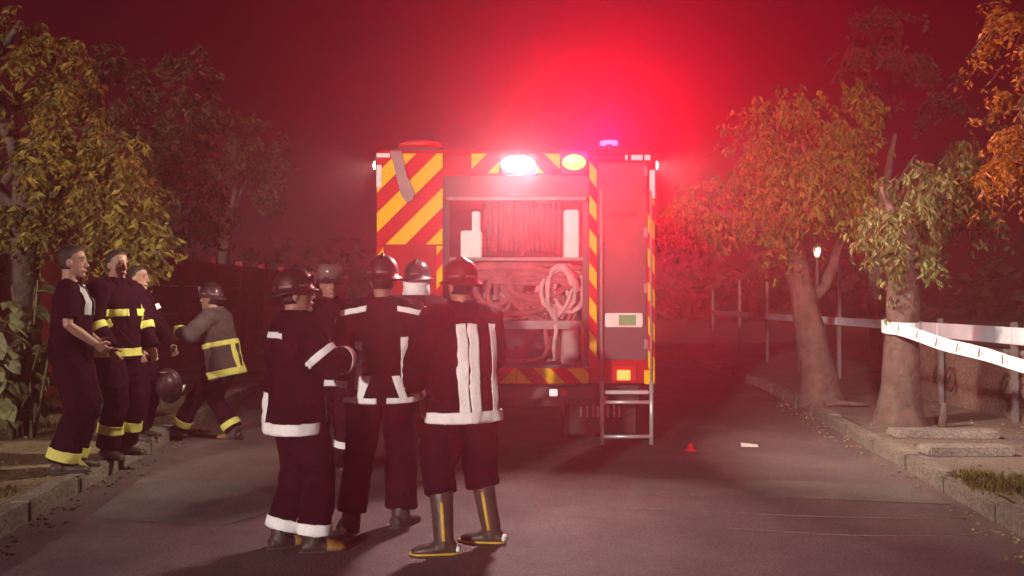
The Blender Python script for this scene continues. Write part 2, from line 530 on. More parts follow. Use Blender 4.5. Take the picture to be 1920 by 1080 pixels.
def tree(name, label, trunk, limbs, clumps, leaf_m, leaf=0.10, droop=0.5, seed=1, group=None, per=1.0, trunk_seg=22):
    """trunk: [(x,y,z,r)...], limbs: list of such polylines, clumps: (cx,cy,cz,rx,ry,rz,n twigs)."""
    rng = np.random.default_rng(seed)
    base = Vector(trunk[0][:3])
    root = thing(name, label, 'tree', base, 0, group)

    def wood(paths, nm):
        mb = MB()
        for p in paths:
            # densify for uneven bark
            q = []
            for i in range(len(p) - 1):
                k = 12
                for j in range(k):
                    t = j / k
                    q.append([p[i][c] + (p[i + 1][c] - p[i][c]) * t for c in range(4)])
            q.append(list(p[-1]))
            mb.tube([Vector(c[:3]) - base for c in q], [c[3] for c in q], trunk_seg)
        def rough(v):
            v = Vector(v)
            rdg = 1 - abs(noise.noise(Vector((v.x * 17, v.y * 17, v.z * 3.2)))) * 2
            return v + noise.noise_vector(v * 4.0) * 0.022 + noise.noise_vector(Vector((v.x * 15, v.y * 15, v.z * 4))) * 0.014 + Vector((v.x, v.y, 0)).normalized() * rdg * .009
        mb.v = [tuple(rough(v)) for v in mb.v]
        return mb.build(nm, M['bark'], root, True)

    wood([trunk], 'trunk')
    if limbs: wood(limbs, 'branches')
    V, F = [], []
    tw = MB()
    for (cx, cy, cz, rx, ry, rz, nt) in clumps:
        nt = int(nt * per)
        # sub-clumps make light/dark lumps with gaps
        ns = max(4, nt // 9)
        sub = rng.normal(0, 1, (ns, 3))
        sub /= np.linalg.norm(sub, axis=1)[:, None]
        sub *= (rng.uniform(0.25, 1.0, ns) ** 0.5)[:, None]
        for i in range(nt):
            s = sub[rng.integers(ns)] + rng.normal(0, 0.17, 3)
            st = np.array([cx + s[0] * rx, cy + s[1] * ry, cz + s[2] * rz])
            out = np.array([s[0] * rx, s[1] * ry, s[2] * rz * 0.5])
            out = out / (np.linalg.norm(out) + 1e-6) * rng.uniform(0.1, 0.3)
            k = int(rng.integers(8, 15))
            ts = np.sort(rng.uniform(0, 1, k))
            ln = rng.uniform(0.18, 0.42)
            pts = st + ts[:, None] * out * ln * 3 + np.array([0, 0, -1.0]) * (ts ** 1.6)[:, None] * ln * droop * 1.3
            pts += rng.normal(0, 0.018, pts.shape)
            leaf_cloud(V, F, pts - np.array(base), leaf, droop, rng)
            if i % 3 == 0:
                tw.tube([Vector(p) - base for p in (pts[0], pts[k // 2], pts[-1])], [0.006, 0.004, 0.002], 3)
    MB().add(V, F).build('crown', leaf_m, root, fix=False)
    tag(tw.build('twigs', M['bark'], root, fix=False), kind='stuff')
    return root


def px(x, y, Y):
    """World point seen at photo pixel (x, y) at depth Y."""
    return ((x - 960) / 1700 * Y, Y, 1.5 - (y - 560) / 1700 * Y)


def cl(x, y, Y, rx, rz, n, ry=None):
    k = Y / 1700
    p = px(x, y, Y)
    return (p[0], p[1], p[2], rx * k, (ry if ry else (rx + rz) / 2) * k, rz * k, n)


# left row of trees, nearest first
tree('broad_tree', 'large olive leaved tree overhanging the big leaved bush by the two standing men',
     [(-5.75, 10.6, 0.05, .24), (-5.7, 10.5, 1.2, .19), (-5.6, 10.4, 2.3, .16), (-5.5, 10.3, 3.2, .11)],
     [[(-5.6, 10.4, 2.2, .11), (-5.0, 10.2, 3.0, .07), (-4.5, 10.1, 3.3, .03)], [(-5.55, 10.35, 2.9, .10), (-5.9, 10.2, 4.0, .06), (-5.5, 10.1, 4.6, .02)],
      [(-5.6, 10.4, 2.4, .09), (-6.4, 10.2, 3.3, .05), (-6.9, 10.1, 3.8, .03)]],
     [cl(30, 130, 10.2, 110, 95, 150), cl(100, 110, 10.2, 50, 60, 60), cl(120, 220, 10.1, 80, 75, 130), cl(160, 300, 10, 85, 70, 140), cl(215, 340, 10, 65, 55, 120),
      cl(225, 420, 9.9, 55, 60, 120), cl(255, 455, 9.8, 26, 42, 60), cl(60, 330, 10.4, 110, 90, 130), cl(120, 420, 10.3, 80, 45, 80), cl(10, 430, 10.6, 70, 50, 60)],
     M['leaf_olive'], leaf=0.105, droop=0.6, seed=3)
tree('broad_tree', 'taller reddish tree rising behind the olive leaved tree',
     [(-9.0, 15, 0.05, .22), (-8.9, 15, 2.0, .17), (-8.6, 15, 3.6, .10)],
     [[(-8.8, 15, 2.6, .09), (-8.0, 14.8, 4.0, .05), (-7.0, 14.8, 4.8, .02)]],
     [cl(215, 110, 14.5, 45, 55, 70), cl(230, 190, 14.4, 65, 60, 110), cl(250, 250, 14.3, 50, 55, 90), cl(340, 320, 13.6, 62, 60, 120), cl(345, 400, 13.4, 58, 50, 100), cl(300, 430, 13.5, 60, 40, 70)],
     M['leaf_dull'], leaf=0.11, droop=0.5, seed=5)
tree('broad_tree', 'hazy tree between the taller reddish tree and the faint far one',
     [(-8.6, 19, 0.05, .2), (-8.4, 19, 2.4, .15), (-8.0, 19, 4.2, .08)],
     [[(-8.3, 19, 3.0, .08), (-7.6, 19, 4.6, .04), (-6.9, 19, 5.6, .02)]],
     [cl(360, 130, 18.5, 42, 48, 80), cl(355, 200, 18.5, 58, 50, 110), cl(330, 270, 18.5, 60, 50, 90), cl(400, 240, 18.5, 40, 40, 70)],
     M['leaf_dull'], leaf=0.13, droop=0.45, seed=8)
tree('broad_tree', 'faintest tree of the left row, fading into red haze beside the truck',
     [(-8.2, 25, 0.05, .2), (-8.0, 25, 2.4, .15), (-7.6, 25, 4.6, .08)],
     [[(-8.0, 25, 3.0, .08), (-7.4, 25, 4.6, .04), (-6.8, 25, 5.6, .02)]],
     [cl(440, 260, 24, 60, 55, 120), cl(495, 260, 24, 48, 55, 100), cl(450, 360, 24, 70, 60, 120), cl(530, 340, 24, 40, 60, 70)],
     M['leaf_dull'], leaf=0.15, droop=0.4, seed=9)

# right row
gA = px(1538, 757, 12.0)
tree('street_tree', 'leaning street tree with thick pale trunk, lime crown beside the truck',
     [(gA[0] + .03, 12, 0.08, .30), (gA[0], 12, .35, .235), px(1524, 650, 12) + (.20,), px(1508, 560, 12) + (.165,), px(1492, 490, 12) + (.15,), px(1478, 430, 12) + (.11,)],
     [[px(1492, 490, 12) + (.13,), px(1440, 430, 11.9) + (.08,), px(1370, 405, 11.8) + (.045,), px(1310, 395, 11.7) + (.02,)],
      [px(1512, 575, 12.05) + (.075,), px(1548, 535, 12.1) + (.068,), px(1570, 470, 12.2) + (.065,), px(1600, 400, 12.3) + (.045,), px(1610, 340, 12.3) + (.02,)],
      [px(1482, 450, 12) + (.10,), px(1500, 360, 12.1) + (.07,), px(1510, 260, 12.1) + (.03,)]],
     [cl(1300, 385, 11.7, 50, 50, 110), cl(1345, 405, 11.8, 48, 32, 60), cl(1440, 340, 11.6, 50, 75, 130), cl(1490, 370, 11.6, 70, 62, 170), cl(1560, 350, 11.8, 60, 75, 130),
      cl(1510, 230, 12.2, 105, 75, 180), cl(1590, 220, 12.4, 55, 70, 90), cl(1420, 260, 12.3, 50, 55, 70), cl(1505, 310, 12, 80, 50, 110)],
     M['leaf_green'], leaf=0.10, droop=0.85, seed=11)
gB = px(1690, 795, 10.0)
tree('street_tree', 'upright street tree in a concrete bordered pit with tape tied round its trunk',
     [(gB[0] - .02, 10, 0.08, .30), (gB[0] - .02, 10, .30, .225), px(1688, 700, 10) + (.19,), px(1692, 600, 10) + (.165,), px(1694, 500, 10) + (.15,), px(1697, 430, 10) + (.11,)],
     [[px(1695, 470, 10) + (.10,), px(1740, 390, 10.1) + (.06,), px(1780, 320, 10.2) + (.03,)], [px(1695, 460, 10) + (.08,), px(1670, 390, 9.9) + (.04,), px(1655, 350, 9.9) + (.02,)]],
     [cl(1690, 395, 9.8, 52, 55, 130), cl(1735, 350, 10.2, 65, 55, 120), cl(1780, 310, 10.4, 55, 60, 90), cl(1705, 465, 9.7, 22, 38, 36), cl(1800, 390, 10.5, 45, 45, 50)],
     M['leaf_grey'], leaf=0.095, droop=0.9, seed=12)
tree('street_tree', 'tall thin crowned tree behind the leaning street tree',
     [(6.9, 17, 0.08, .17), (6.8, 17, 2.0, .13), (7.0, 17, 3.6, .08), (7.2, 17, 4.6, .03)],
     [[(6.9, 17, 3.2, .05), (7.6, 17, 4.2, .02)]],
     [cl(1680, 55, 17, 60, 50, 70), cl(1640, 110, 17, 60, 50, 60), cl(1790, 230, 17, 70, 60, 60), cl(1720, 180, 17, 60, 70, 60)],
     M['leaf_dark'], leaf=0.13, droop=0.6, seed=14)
tree('autumn_tree', 'orange leaved tree reaching in at the top corner above the fence',
     [(5.3, 7.6, 0.08, .17), (5.2, 7.5, 1.6, .13), (5.0, 7.4, 2.9, .09), (4.9, 7.3, 4.0, .04)],
     [[(5.1, 7.45, 2.5, .06), (4.5, 7.3, 2.75, .03), (4.0, 7.2, 2.8, .012)], [(5.0, 7.4, 2.9, .06), (4.5, 7.25, 3.4, .03), (4.05, 7.2, 3.5, .012)]],
     [cl(1915, 55, 7.2, 42, 62, 70), cl(1915, 165, 7.2, 36, 28, 44), cl(1925, 250, 7.2, 62, 22, 50), cl(1890, 295, 7.15, 48, 24, 50), cl(1930, 310, 7.2, 40, 30, 40), cl(2040, 120, 7.5, 100, 130, 160)],
     M['leaf_orange'], leaf=0.062, droop=0.5, seed=15)

# far dark tree belt: a distant mass one cannot count
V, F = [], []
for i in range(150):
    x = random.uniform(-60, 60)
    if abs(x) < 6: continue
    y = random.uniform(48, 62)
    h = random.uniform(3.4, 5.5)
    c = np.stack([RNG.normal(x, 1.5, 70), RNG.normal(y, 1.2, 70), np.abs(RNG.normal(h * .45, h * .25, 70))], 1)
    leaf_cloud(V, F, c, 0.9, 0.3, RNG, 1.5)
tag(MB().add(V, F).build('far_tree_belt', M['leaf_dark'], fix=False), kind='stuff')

# big-leaved bush at the left edge: every leaf its own part
bush = thing('bush', 'bush of large pale green leaves at the left edge beside the standing man', 'bush', (-4.85, 9.0, VERGE))
LEAF = []
for q in range(4):
    mb = MB()
    n = 7
    Vv, Ff = [], []
    for i in range(n):
        t = i / (n - 1)
        w = 0.5 * math.sin(math.pi * min(1, t * 0.94 + .05)) ** 0.75 * (1.0 - 0.25 * t) + (0.06 * math.sin(9 * t + q))
        z = -0.38 * t * t + 0.02 * math.sin(8 * t + q)
        Vv += [(-w * .75, t, z + .10 * w + .02 * math.sin(5 * t + q)), (0, t, z), (w * .75, t, z + .12 * w)]
    for i in range(n - 1):
        for j in range(2):
            a = i * 3 + j
            Ff.append((a, a + 1, a + 4, a + 3))
    me = mb.add(Vv, Ff).mesh('leaf')
    me.materials.append(M['leaf_big'])
    me.polygons.foreach_set('use_smooth', [True] * len(me.polygons))
    LEAF.append(me)
sb = MB()
for k in range(15):
    a = random.uniform(0, 6.28)
    tip = Vector((math.cos(a) * random.uniform(.1, .55), math.sin(a) * random.uniform(.1, .45), random.uniform(.6, 1.75)))
    root_p = Vector((math.cos(a) * .1, math.sin(a) * .1, 0))
    mid = root_p.lerp(tip, .5) + Vector((math.cos(a) * -.06, 0, .12))
    sb.tube([root_p, mid, tip], [.018, .014, .008], 6)
    for j in range(9):
        t = random.uniform(.25, 1.0)
        p = root_p.lerp(mid, t * 2) if t < .5 else mid.lerp(tip, t * 2 - 1)
        o = bpy.data.objects.new('leaf', random.choice(LEAF))
        COL.objects.link(o)
        o.parent = bush
        o.location = p
        s = random.uniform(.17, .30)
        o.scale = (s, s * random.uniform(.9, 1.25), s)
        o.rotation_euler = (random.uniform(-1.0, .15), random.uniform(-.5, .5), random.uniform(0, 6.28))
sb.build('stems', M['stem'], bush, True)

# ================================================================== left boundary wall of red precast panels
wall = thing('boundary_wall', 'red precast panel wall along the left verge behind the walking firefighter', 'wall', (-6.6, 8, VERGE))
post_me = MB().box(-.09, .09, -.09, .09, -.1, 2.28, .012).mesh('post')
post_me.materials.append(M['red_wall'])
pan_me = MB().box(-.035, .035, .095, 1.905, 0.006, .536, .012).mesh('panel')
pan_me.materials.append(M['red_wall'])
for i in range(15):
    o = bpy.data.objects.new('post', post_me); COL.objects.link(o); o.parent = wall
    o.location = (0, i * 2.0, 0)
    if i == 14: break
    for j in range(4):
        o = bpy.data.objects.new('panel', pan_me); COL.objects.link(o); o.parent = wall
        o.location = (random.uniform(-.008, .008), i * 2.0, j * .545)

# ================================================================== right side: low wall with white rail, fence, tree pit
lw = thing('low_wall', 'low rendered wall with dark scrawled graffiti below the white rail', 'wall', (5.70, 8.6, VERGE))
MB().box(0, .16, 0, 5.0, -.1, .74, .012).build('wall_body', M['low_wall'], lw)
MB().box(-.02, .18, -.01, 5.01, .742, .80, .01).build('coping', M['concrete'], lw)
g = MB()
for cx, cz, s in ((1.55, .34, .16), (1.85, .36, .13), (3.2, .33, .13), (3.55, .36, .1)):
    # loose looping scrawl strokes on the road-facing side (x = 0 plane, proud 3 mm)
    for k in range(3):
        pts = []
        for i in range(8):
            t = i / 7
            pts.append((-.004, cx + s * (1.1 * math.cos(4.2 * t + k * 2.1) + .3 * k - .3), cz + s * 1.2 * math.sin(5.3 * t + k * 1.3)))
        g.tube(pts, [(.016, .003)] * 8, 5, right=(0, 0, 1))
g.build('graffiti', M['graffiti'], lw)

fn = thing('rail_fence', 'long steel fence with broad white top rail behind the street trees', 'fence', (5.62, 8.4, VERGE))
posts = [0.0, 1.75, 3.5, 5.25, 7.2, 9.3, 11.6, 14.0, 17.0]
for i, y in enumerate(posts):
    hgt = 1.12 if i not in (4, 6, 7, 8) else (1.9, 0, 1.75, 1.85, 1.6)[(4, 5, 6, 7, 8).index(i)]
    MB().box(-.03, .03, y - .03, y + .03, -.05, hgt, .006).build('post', M['grey_steel'], fn)
for i in range(len(posts) - 1):
    a, b = posts[i], posts[i + 1]
    h = .19 if i < 3 else .13
    MB().box(-.055, -.032, a + .01 - .03, b - .01 - .03, 1.06 - h, 1.06, .005).build('rail', M['white_rail'] if i < 6 else M['grey_steel'], fn)

# tree-pit borders
for (x0, x1, y0, lab) in ((3.78, 4.80, 9.05, 'weathered concrete border block lying against the taped tree pit'), (3.63, 4.40, 8.05, 'long concrete border block lying loose in front of the taped tree pit')):
    o = MB().box(x0 - (x0 + x1) / 2, (x1 - x0) / 2, -.13, .13, 0, .085, .02).build('concrete_block', M['concrete'])
    o.location = ((x0 + x1) / 2, y0, VERGE - .006)
    o.rotation_euler = (0, 0, R(random.uniform(-4, 4)))
    tag(o, lab, 'concrete block', 'concrete border blocks of the tree pit')
o = MB().tube([(0, 0, 0), (.01, 0, .12), (.03, .01, .27)], [.05, .042, .03], 9).build('tree_stump', M['bark'], None, True)
o.location = (4.62, 9.75, VERGE - .01)
tag(o, 'short dark cut stump standing beside the taped tree', 'stump')
o = MB().tube([(0, 0, .03), (.2, .03, .05), (.42, .0, .035), (.55, -.05, .03)], [.03, .035, .028, .012], 8).build('fallen_branch', M['bark'], None, True)
o.location = (3.98, 11.55, VERGE)
tag(o, 'short broken branch lying at the foot of the leaning tree', 'branch')

# barrier tape from the tree to a stake out to the right
A_ = Vector((4.10, 9.80, 1.185)); B_ = Vector((4.86, 7.1, .76))
stake = thing('tape_stake', 'thin steel stake holding the far end of the barrier tape', 'stake', (B_.x + .02, B_.y - .02, VERGE))
MB().tube([(0, 0, -.1), (0, 0, .95)], .018, 8).build('shaft', M['grey_steel'], stake, True)
MB().box(-.03, .03, -.03, .03, .952, .975, .006).build('cap', M['grey_steel'], stake)
n = 30
V, F = [], []
for i in range(n + 1):
    t = i / n
    p = A_.lerp(B_, t) + Vector((0, 0, -.02 * math.sin(math.pi * t) + .008 * math.sin(17 * t)))
    tw = .25 * math.sin(5.3 * t + .4)
    V += [p + Vector((.05 * tw, 0, .062)), p + Vector((-.05 * tw, .01 * tw, -.062))]
for i in range(n):
    F.append((2 * i, 2 * i + 1, 2 * i + 3, 2 * i + 2))
# knot round the trunk
W, G = [], []
for i in range(21):
    a = 2 * math.pi * i / 20
    for dz in (.075, -.075):
        W.append(Vector((4.29 + .205 * math.cos(a), 9.99 + .205 * math.sin(a), 1.19 + dz * .9 + .02 * math.sin(a))))
for i in range(20): G.append((2 * i, 2 * i + 1, 2 * i + 3, 2 * i + 2))
tp = MB().add(V, F).add(W, G).build('barrier_tape', M['barrier_tape'], fix=False)
sm = tp.modifiers.new('thick', 'SOLIDIFY'); sm.thickness = .0015
tag(tp, 'white barrier tape with dark print slanting down from the tree trunk', 'barrier tape')
pm = MB()
for i in range(1, n - 1, 3):
    p0, p1 = V[2 * i], V[2 * i + 1]
    q0, q1 = V[2 * i + 2], V[2 * i + 3]
    off = Vector((-.004, -.004, 0))
    u = lambda s, t: (p0.lerp(p1, t)).lerp(q0.lerp(q1, t), s) + off
    for (s0, s1, t0, t1) in ((.1, .26, .12, .85), (.45, .52, .35, .65), (.75, .82, .35, .65)):
        pm.add([u(s0, t0), u(s1, t0), u(s1, t1), u(s0, t1)], [(0, 1, 2, 3)])
tag(pm.build('printed_marks', M['tape_mark'], tp, fix=False), kind='stuff')

# litter on the road
o = MB().add([(-.09, -.05, .006), (.08, -.06, .004), (.1, .05, .012), (-.07, .06, .03), (0, 0, .022)], [(0, 1, 4), (1, 2, 4), (2, 3, 4), (3, 0, 4)]).build('paper_scrap', M['paper'])
o.location = (2.40, 9.2, .004); so = o.modifiers.new('t', 'SOLIDIFY'); so.thickness = .002
tag(o, 'crumpled white paper scrap lying on the road right of the ladder', 'litter')
o = MB().tube([(0, 0, 0), (0, 0, .012), (0, 0, .013), (0, 0, .05), (0, 0, .075)], [.06, .06, .035, .03, .012], 12).build('road_flare', M['red_plastic'], None, True)
o.location = (1.76, 8.95, .002)
tag(o, 'small red plastic marker standing on the road near the ladder', 'road marker')

# distant lit street lamp seen between the trunks
sl = thing('street_lamp', 'distant lit street lamp seen between the two street trees', 'street lamp', (10.1, 30, VERGE))
MB().tube([(0, 0, -.1), (0, 0, 2.4), (0, 0, 3.05)], [.07, .05, .04], 10).build('pole', M['grey_steel'], sl, True)
MB().tube([(0, 0, 2.75), (0, 0, 2.82), (0, 0, 3.0), (0, 0, 3.08)], [.05, .09, .12, .08], 12).build('lamp_globe', M['lamp_far'], sl, True)
MB().tube([(0, 0, 3.085), (0, 0, 3.14), (0, 0, 3.18)], [.19, .14, .03], 12).build('lamp_cap', M['grey_steel'], sl, True)

# ================================================================== the fire truck
TX, TY = 0.033, 8.13
truck = thing('fire_truck', 'red fire truck seen from behind with yellow and red chevrons and lit rear lamps', 'fire truck', (TX, TY, 0))
T_TOP, T_LEN = 2.81, 6.4


def tb(name, m, *boxes, bev=.006, parent=None):
    mb = MB()
    for b in boxes: mb.box(*b, bev)
    return mb.build(name, m, parent or truck)


# columns, header, floor, roof and sides leave the rear bay open
tb('body', M['truck_red'], (-1.25, -.66, .03, 1.6, .74, T_TOP - .02), (.665, 1.25, .03, 1.6, .74, T_TOP - .02),
   (-.658, .663, .03, 1.6, 2.40, T_TOP - .02), (-.658, .663, .03, 1.6, .74, .872), (-1.25, 1.25, 1.602, T_LEN - 1.9, .74, T_TOP - .02), bev=.012)
tb('roof', M['truck_red'], (-1.25, 1.25, .0, T_LEN - 1.9, T_TOP - .018, T_TOP + .03), bev=.012)
cabp = [(T_LEN - 1.88, .55), (T_LEN, .55), (T_LEN, 1.45), (T_LEN - .25, 2.55), (T_LEN - 1.88, 2.6)]
mb = MB()
mb.add([(-1.22, y, z) for y, z in cabp] + [(1.22, y, z) for y, z in cabp],
       [(0, 1, 2, 3, 4), (9, 8, 7, 6, 5)] + [(i, i + 5, (i + 1) % 5 + 5, (i + 1) % 5) for i in range(5)])
cab = mb.build('cab', M['truck_red'], truck)
for s in (-1, 1):
    tb('side_window', M['glass'], tuple(sorted((s * 1.221, s * 1.229))) + (T_LEN - 1.5, T_LEN - .45, 1.55, 2.35), bev=.003, parent=cab)
# side lockers: roller shutters each its own part
for s in (-1, 1):
    for k in range(3):
        y0 = .25 + k * 1.38
        sh = tb('roller_shutter', M['truck_grey'], tuple(sorted((s * 1.252, s * 1.262))) + (y0, y0 + 1.25, 1.0, 2.5), bev=.003)
        tb('handle', M['chrome'], tuple(sorted((s * 1.263, s * 1.285))) + (y0 + .1, y0 + 1.15, 1.03, 1.06), bev=.005, parent=sh)
# chassis
tb('chassis', M['truck_dark'], (-.45, .45, .3, T_LEN - .2, .50, .735), (-1.15, 1.15, .32, .5, .52, .735))
bump = tb('bumper', M['truck_grey'], (-1.2, .70, -.06, .028, .615, .715), bev=.012)
tb('reversing_lamp', M['lens_clear'], (.30, .37, -.075, -.061, .635, .695), bev=.004, parent=bump)
tb('reflector', M['lens_off'], (.40, .46, -.072, -.061, .64, .69), bev=.004, parent=bump)


def wheel(x, y):
    w = bpy.data.objects.new('wheel', None); COL.objects.link(w); w.parent = truck
    w.location = (x, y, .48)
    prof = [(-.13, .30), (-.14, .42), (-.12, .47), (-.06, .485), (.06, .485), (.12, .47), (.14, .42), (.13, .30)]
    MB().tube([(p, 0, 0) for p, _ in prof], [r for _, r in prof], 32).build('tyre', M['black_rubber'], w, True)
    MB().tube([(-.10, 0, 0), (-.145, 0, 0), (-.15, 0, 0)], [.28, .27, .10], 20).build('rim', M['grey_steel'], w, True)


for x in (-.98, -.66, .66, .98): wheel(x, 1.75)
for x in (-.98, .98): wheel(x, 5.2)
tb('axle', M['truck_dark'], (-.5, .5, 1.68, 1.82, .40, .56))
for s in (-1, 1):
    a, b = sorted((s * .52, s * 1.16))
    fl = tb('mudflap', M['black_rubber'], (a, b, .62, .64, .20, .72), bev=.004)
    if s < 0:  # the letters that show between the legs
        for (x, ch) in ((-.90, 'M'), (-.80, 'E')):
            strokes = {'M': [((0, 0), (0, .12)), ((0, .12), (.035, .05)), ((.035, .05), (.07, .12)), ((.07, .12), (.07, 0))],
                       'E': [((0, 0), (0, .12)), ((0, .12), (.055, .12)), ((0, .06), (.045, .06)), ((0, 0), (.055, 0))]}[ch]
            lb = MB()
            for (p, q) in strokes:
                lb.tube([(x + p[0], .617, .345 + p[1]), (x + q[0], .617, .345 + q[1])], .007, 5)
            lb.build('letter', M['letter'], fl)
    else:
        lb = MB()
        for i, (x, h) in enumerate(((.62, .1), (.68, .11), (.74, .12), (.785, .1), (.83, .12), (.88, .11), (.94, .12), (.99, .1))):
            lb.box(x, x + .02, .614, .618, .36, .36 + h)
        lb.build('worn_letters', M['letter'], fl)


# ---- retroreflective chevrons, each stripe its own raised piece
def stripes(base_name, x0, x1, z0, z1, slope, phase, period, frac=.5, y=.0, n_max=60, rect=True, holes=None):
    base = tb(base_name, M['tape_red'], (x0, x1, y + .008, y + .028, z0, z1), bev=.002)
    k0 = int(math.floor((z0 - abs(slope) * 3 - phase) / period)) - 2
    for k in range(k0, k0 + n_max):
        c0 = phase + k * period
        poly = [(x0 + .002, z0 + .002), (x1 - .002, z0 + .002), (x1 - .002, z1 - .002), (x0 + .002, z1 - .002)]
        poly = clip_poly(poly, lambda p: p[1] - slope * p[0] - c0)
        if len(poly) > 2: poly = clip_poly(poly, lambda p: c0 + period * frac - p[1] + slope * p[0])
        if len(poly) > 2:
            ar = abs(sum(poly[i][0] * poly[(i + 1) % len(poly)][1] - poly[(i + 1) % len(poly)][0] * poly[i][1] for i in range(len(poly)))) / 2
            if ar > .0006:
                MB().prism(poly, y + .004, y + .0079).build('stripe', M['tape_yellow'], base)
    return base


# left locker panel: '/' stripes, main stripe centred at z = x + 3.066
stripes('chevron_panel', -1.248, -.655, 1.985, 2.808, 1.0, 3.066 - .088, .36, .49)
stripes('chevron_panel', -.40, .005, 2.625, 2.808, 1.0, 2.70, .36, .5)
stripes('chevron_panel', .006, .64, 2.625, 2.808, -1.0, 2.70, .36, .5)
# uprights
stripes('chevron_strip', .660, .728, .88, 2.80, -1.35, .12, .305, .52)
stripes('chevron_strip', 1.185, 1.248, .735, 2.39, -1.35, .35, .305, .52)
stripes('chevron_strip', -.712, -.655, .88, 1.975, 1.35, .10, .305, .52)
stripes('chevron_strip', -1.248, -1.185, .735, 1.975, 1.35, .05, .305, .52)
# lower band, a peak in the middle
stripes('chevron_band', -.64, .006, .738, .876, 1.0, .735, .30, .5, y=.0)
stripes('chevron_band', .007, .655, .738, .876, -1.0, .735, .30, .5, y=.0)
# a dull strap hangs over the left panel
mb = MB()
P0, P1 = Vector((-1.075, 0, 2.812)), Vector((-.965, 0, 2.40))
mb.prism([(-1.125, 2.82), (-1.025, 2.82), (-.975, 2.60), (-.905, 2.45), (-.925, 2.385), (-.98, 2.36), (-1.03, 2.44), (-1.075, 2.62)], -.02, .002)
mb.build('hanging_strap', M['pale_metal'], truck)
# white contour markings at the corners
tb('contour_marking', M['tape_white'], (-1.25, -1.13, -.004, .006, 2.768, 2.806), bev=.001)
tb('contour_marking', M['tape_white'], (-1.25, -1.205, -.004, .006, 2.50, 2.70), bev=.001)
tb('contour_marking', M['tape_white'], (1.205, 1.25, -.004, .028, 2.40, 2.655), bev=.001)
for a, b in ((.985, 1.005), (1.04, 1.14), (1.16, 1.21)):
    tb('contour_marking', M['tape_white'], (a, b, -.004, .028, 2.745, 2.79), bev=.001)

# ---- right locker door with recessed handle and green label
door = tb('locker_door', M['truck_grey'], (.74, 1.175, .008, .028, .95, 2.72), bev=.004)
tb('recessed_handle', M['truck_dark'], (.82, 1.10, -.004, .0075, 2.23, 2.275), bev=.003, parent=door)
tb('latch_bar', M['white_panel'], (.80, 1.135, -.03, .007, 1.245, 1.37), bev=.008, parent=door)
tb('green_label', M['green_label'], (.92, 1.075, -.036, -.0305, 1.26, 1.355), bev=.002, parent=door)
for z in (1.05, 1.55, 2.05, 2.6):
    tb('hinge', M['pale_metal'], (1.150, 1.182, -.012, .007, z, z + .085), bev=.004, parent=door)
tb('door_gasket', M['truck_dark'], (.735, .7395, .0, .02, .95, 2.72), (1.1755, 1.18, .0, .02, .95, 2.72), bev=.001, parent=door)
# small amber tail lamps under it
tl = tb('tail_lamp', M['lens_off'], (.86, 1.08, -.02, .028, .76, .90), bev=.008)
tb('lens', M['lens_tail'], (.905, 1.025, -.03, -.0205, .772, .862), bev=.004, parent=tl)
tb('side_marker', M['tape_yellow'], (1.15, 1.245, -.014, .0035, .735, .86), bev=.004)

# ---- rear bay
tb('bay_back', M['truck_dark'], (-.657, .662, 1.0, 1.02, .873, 2.399), bev=.002)
tb('bay_header', M['truck_grey'], (-.645, .655, -.035, .025, 2.40, 2.60), bev=.012)
tb('bay_highlight_strip', M['pale_metal'], (-.62, .63, -.06, -.036, 2.378, 2.405), bev=.006)  # pale bar standing for the highlight line below the header
shelf = tb('bay_shelf', M['pale_metal'], (-.655, .660, .06, .98, 1.845, 1.872), bev=.004)
tb('bay_floor', M['truck_grey'], (-.655, .660, .04, .98, .874, .90), bev=.004)
tb('bay_side_frame', M['truck_grey'], (-.655, -.60, .035, .10, .901, 2.377), bev=.01)
tb('bay_side_frame', M['truck_grey'], (.605, .657, .035, .10, .901, 2.377), bev=.01)
for a, b, z1 in ((-.50, -.31, 2.12), (-.40, -.325, 2.30)):
    tb('white_locker', M['white_panel'], (a, b, .12 if z1 < 2.2 else .16, .40, 1.874, z1), bev=.01)
tb('white_locker', M['white_panel'], (.445, .575, .12, .40, 1.874, 2.31), bev=.01)
for i in range(15):
    x = -.285 + i * .0485
    w = .021
    z0 = 1.895 + random.uniform(0, .06)
    pts = [(x + random.uniform(-.004, .004), .30 + .02 * math.sin(i * 1.7), 2.39), (x, .29 + .03 * math.sin(i * 2.1), 2.15), (x + random.uniform(-.008, .008), .28 + .03 * math.sin(i), z0)]
    MB().tube(pts, [(w, .012)] * 3, 8, right=(1, 0, 0)).build('curtain_strip', M['strip'], truck, True)
# pump panel below
pump = tb('pump_panel', M['truck_dark'], (-.58, .58, .60, .64, .905, 1.80), bev=.006)
for i, (x, z) in enumerate(((-.30, 1.30), (-.12, 1.30), (.06, 1.30))):
    gz = MB().tube([(x, .605, z), (x, .575, z), (x, .570, z)], [.065, .065, .055], 18).build('gauge', M['chrome'], pump, True)
for x in (-.35, -.05, .22):
    MB().tube([(x, .62, 1.02), (x, .50, 1.02), (x, .47, 1.02)], [.055, .055, .07], 16).build('outlet', M['chrome'], pump, True)

ext = thing('extinguisher', 'grey cylinder standing at the right of the open rear bay', 'extinguisher', (TX + .50, TY + .22, .901))
MB().tube([(0, 0, 0), (0, 0, .02), (0, 0, .30), (0, 0, .36), (0, 0, .385)], [.075, .085, .085, .06, .025], 20).build('cylinder', M['pale_metal'], ext, True)
MB().box(-.02, .02, -.05, .03, .386, .42, .006).build('valve', M['truck_dark'], ext)


# ---- hoses piled below the shelf
def hose(path, r, m, label, group):
    o = MB().tube(path, [(r, r * .55)] * len(path), 8, right=None).build('fire_hose', m, None, True)
    o.location = (TX, TY, 0)
    return tag(o, label, 'fire hose', group)


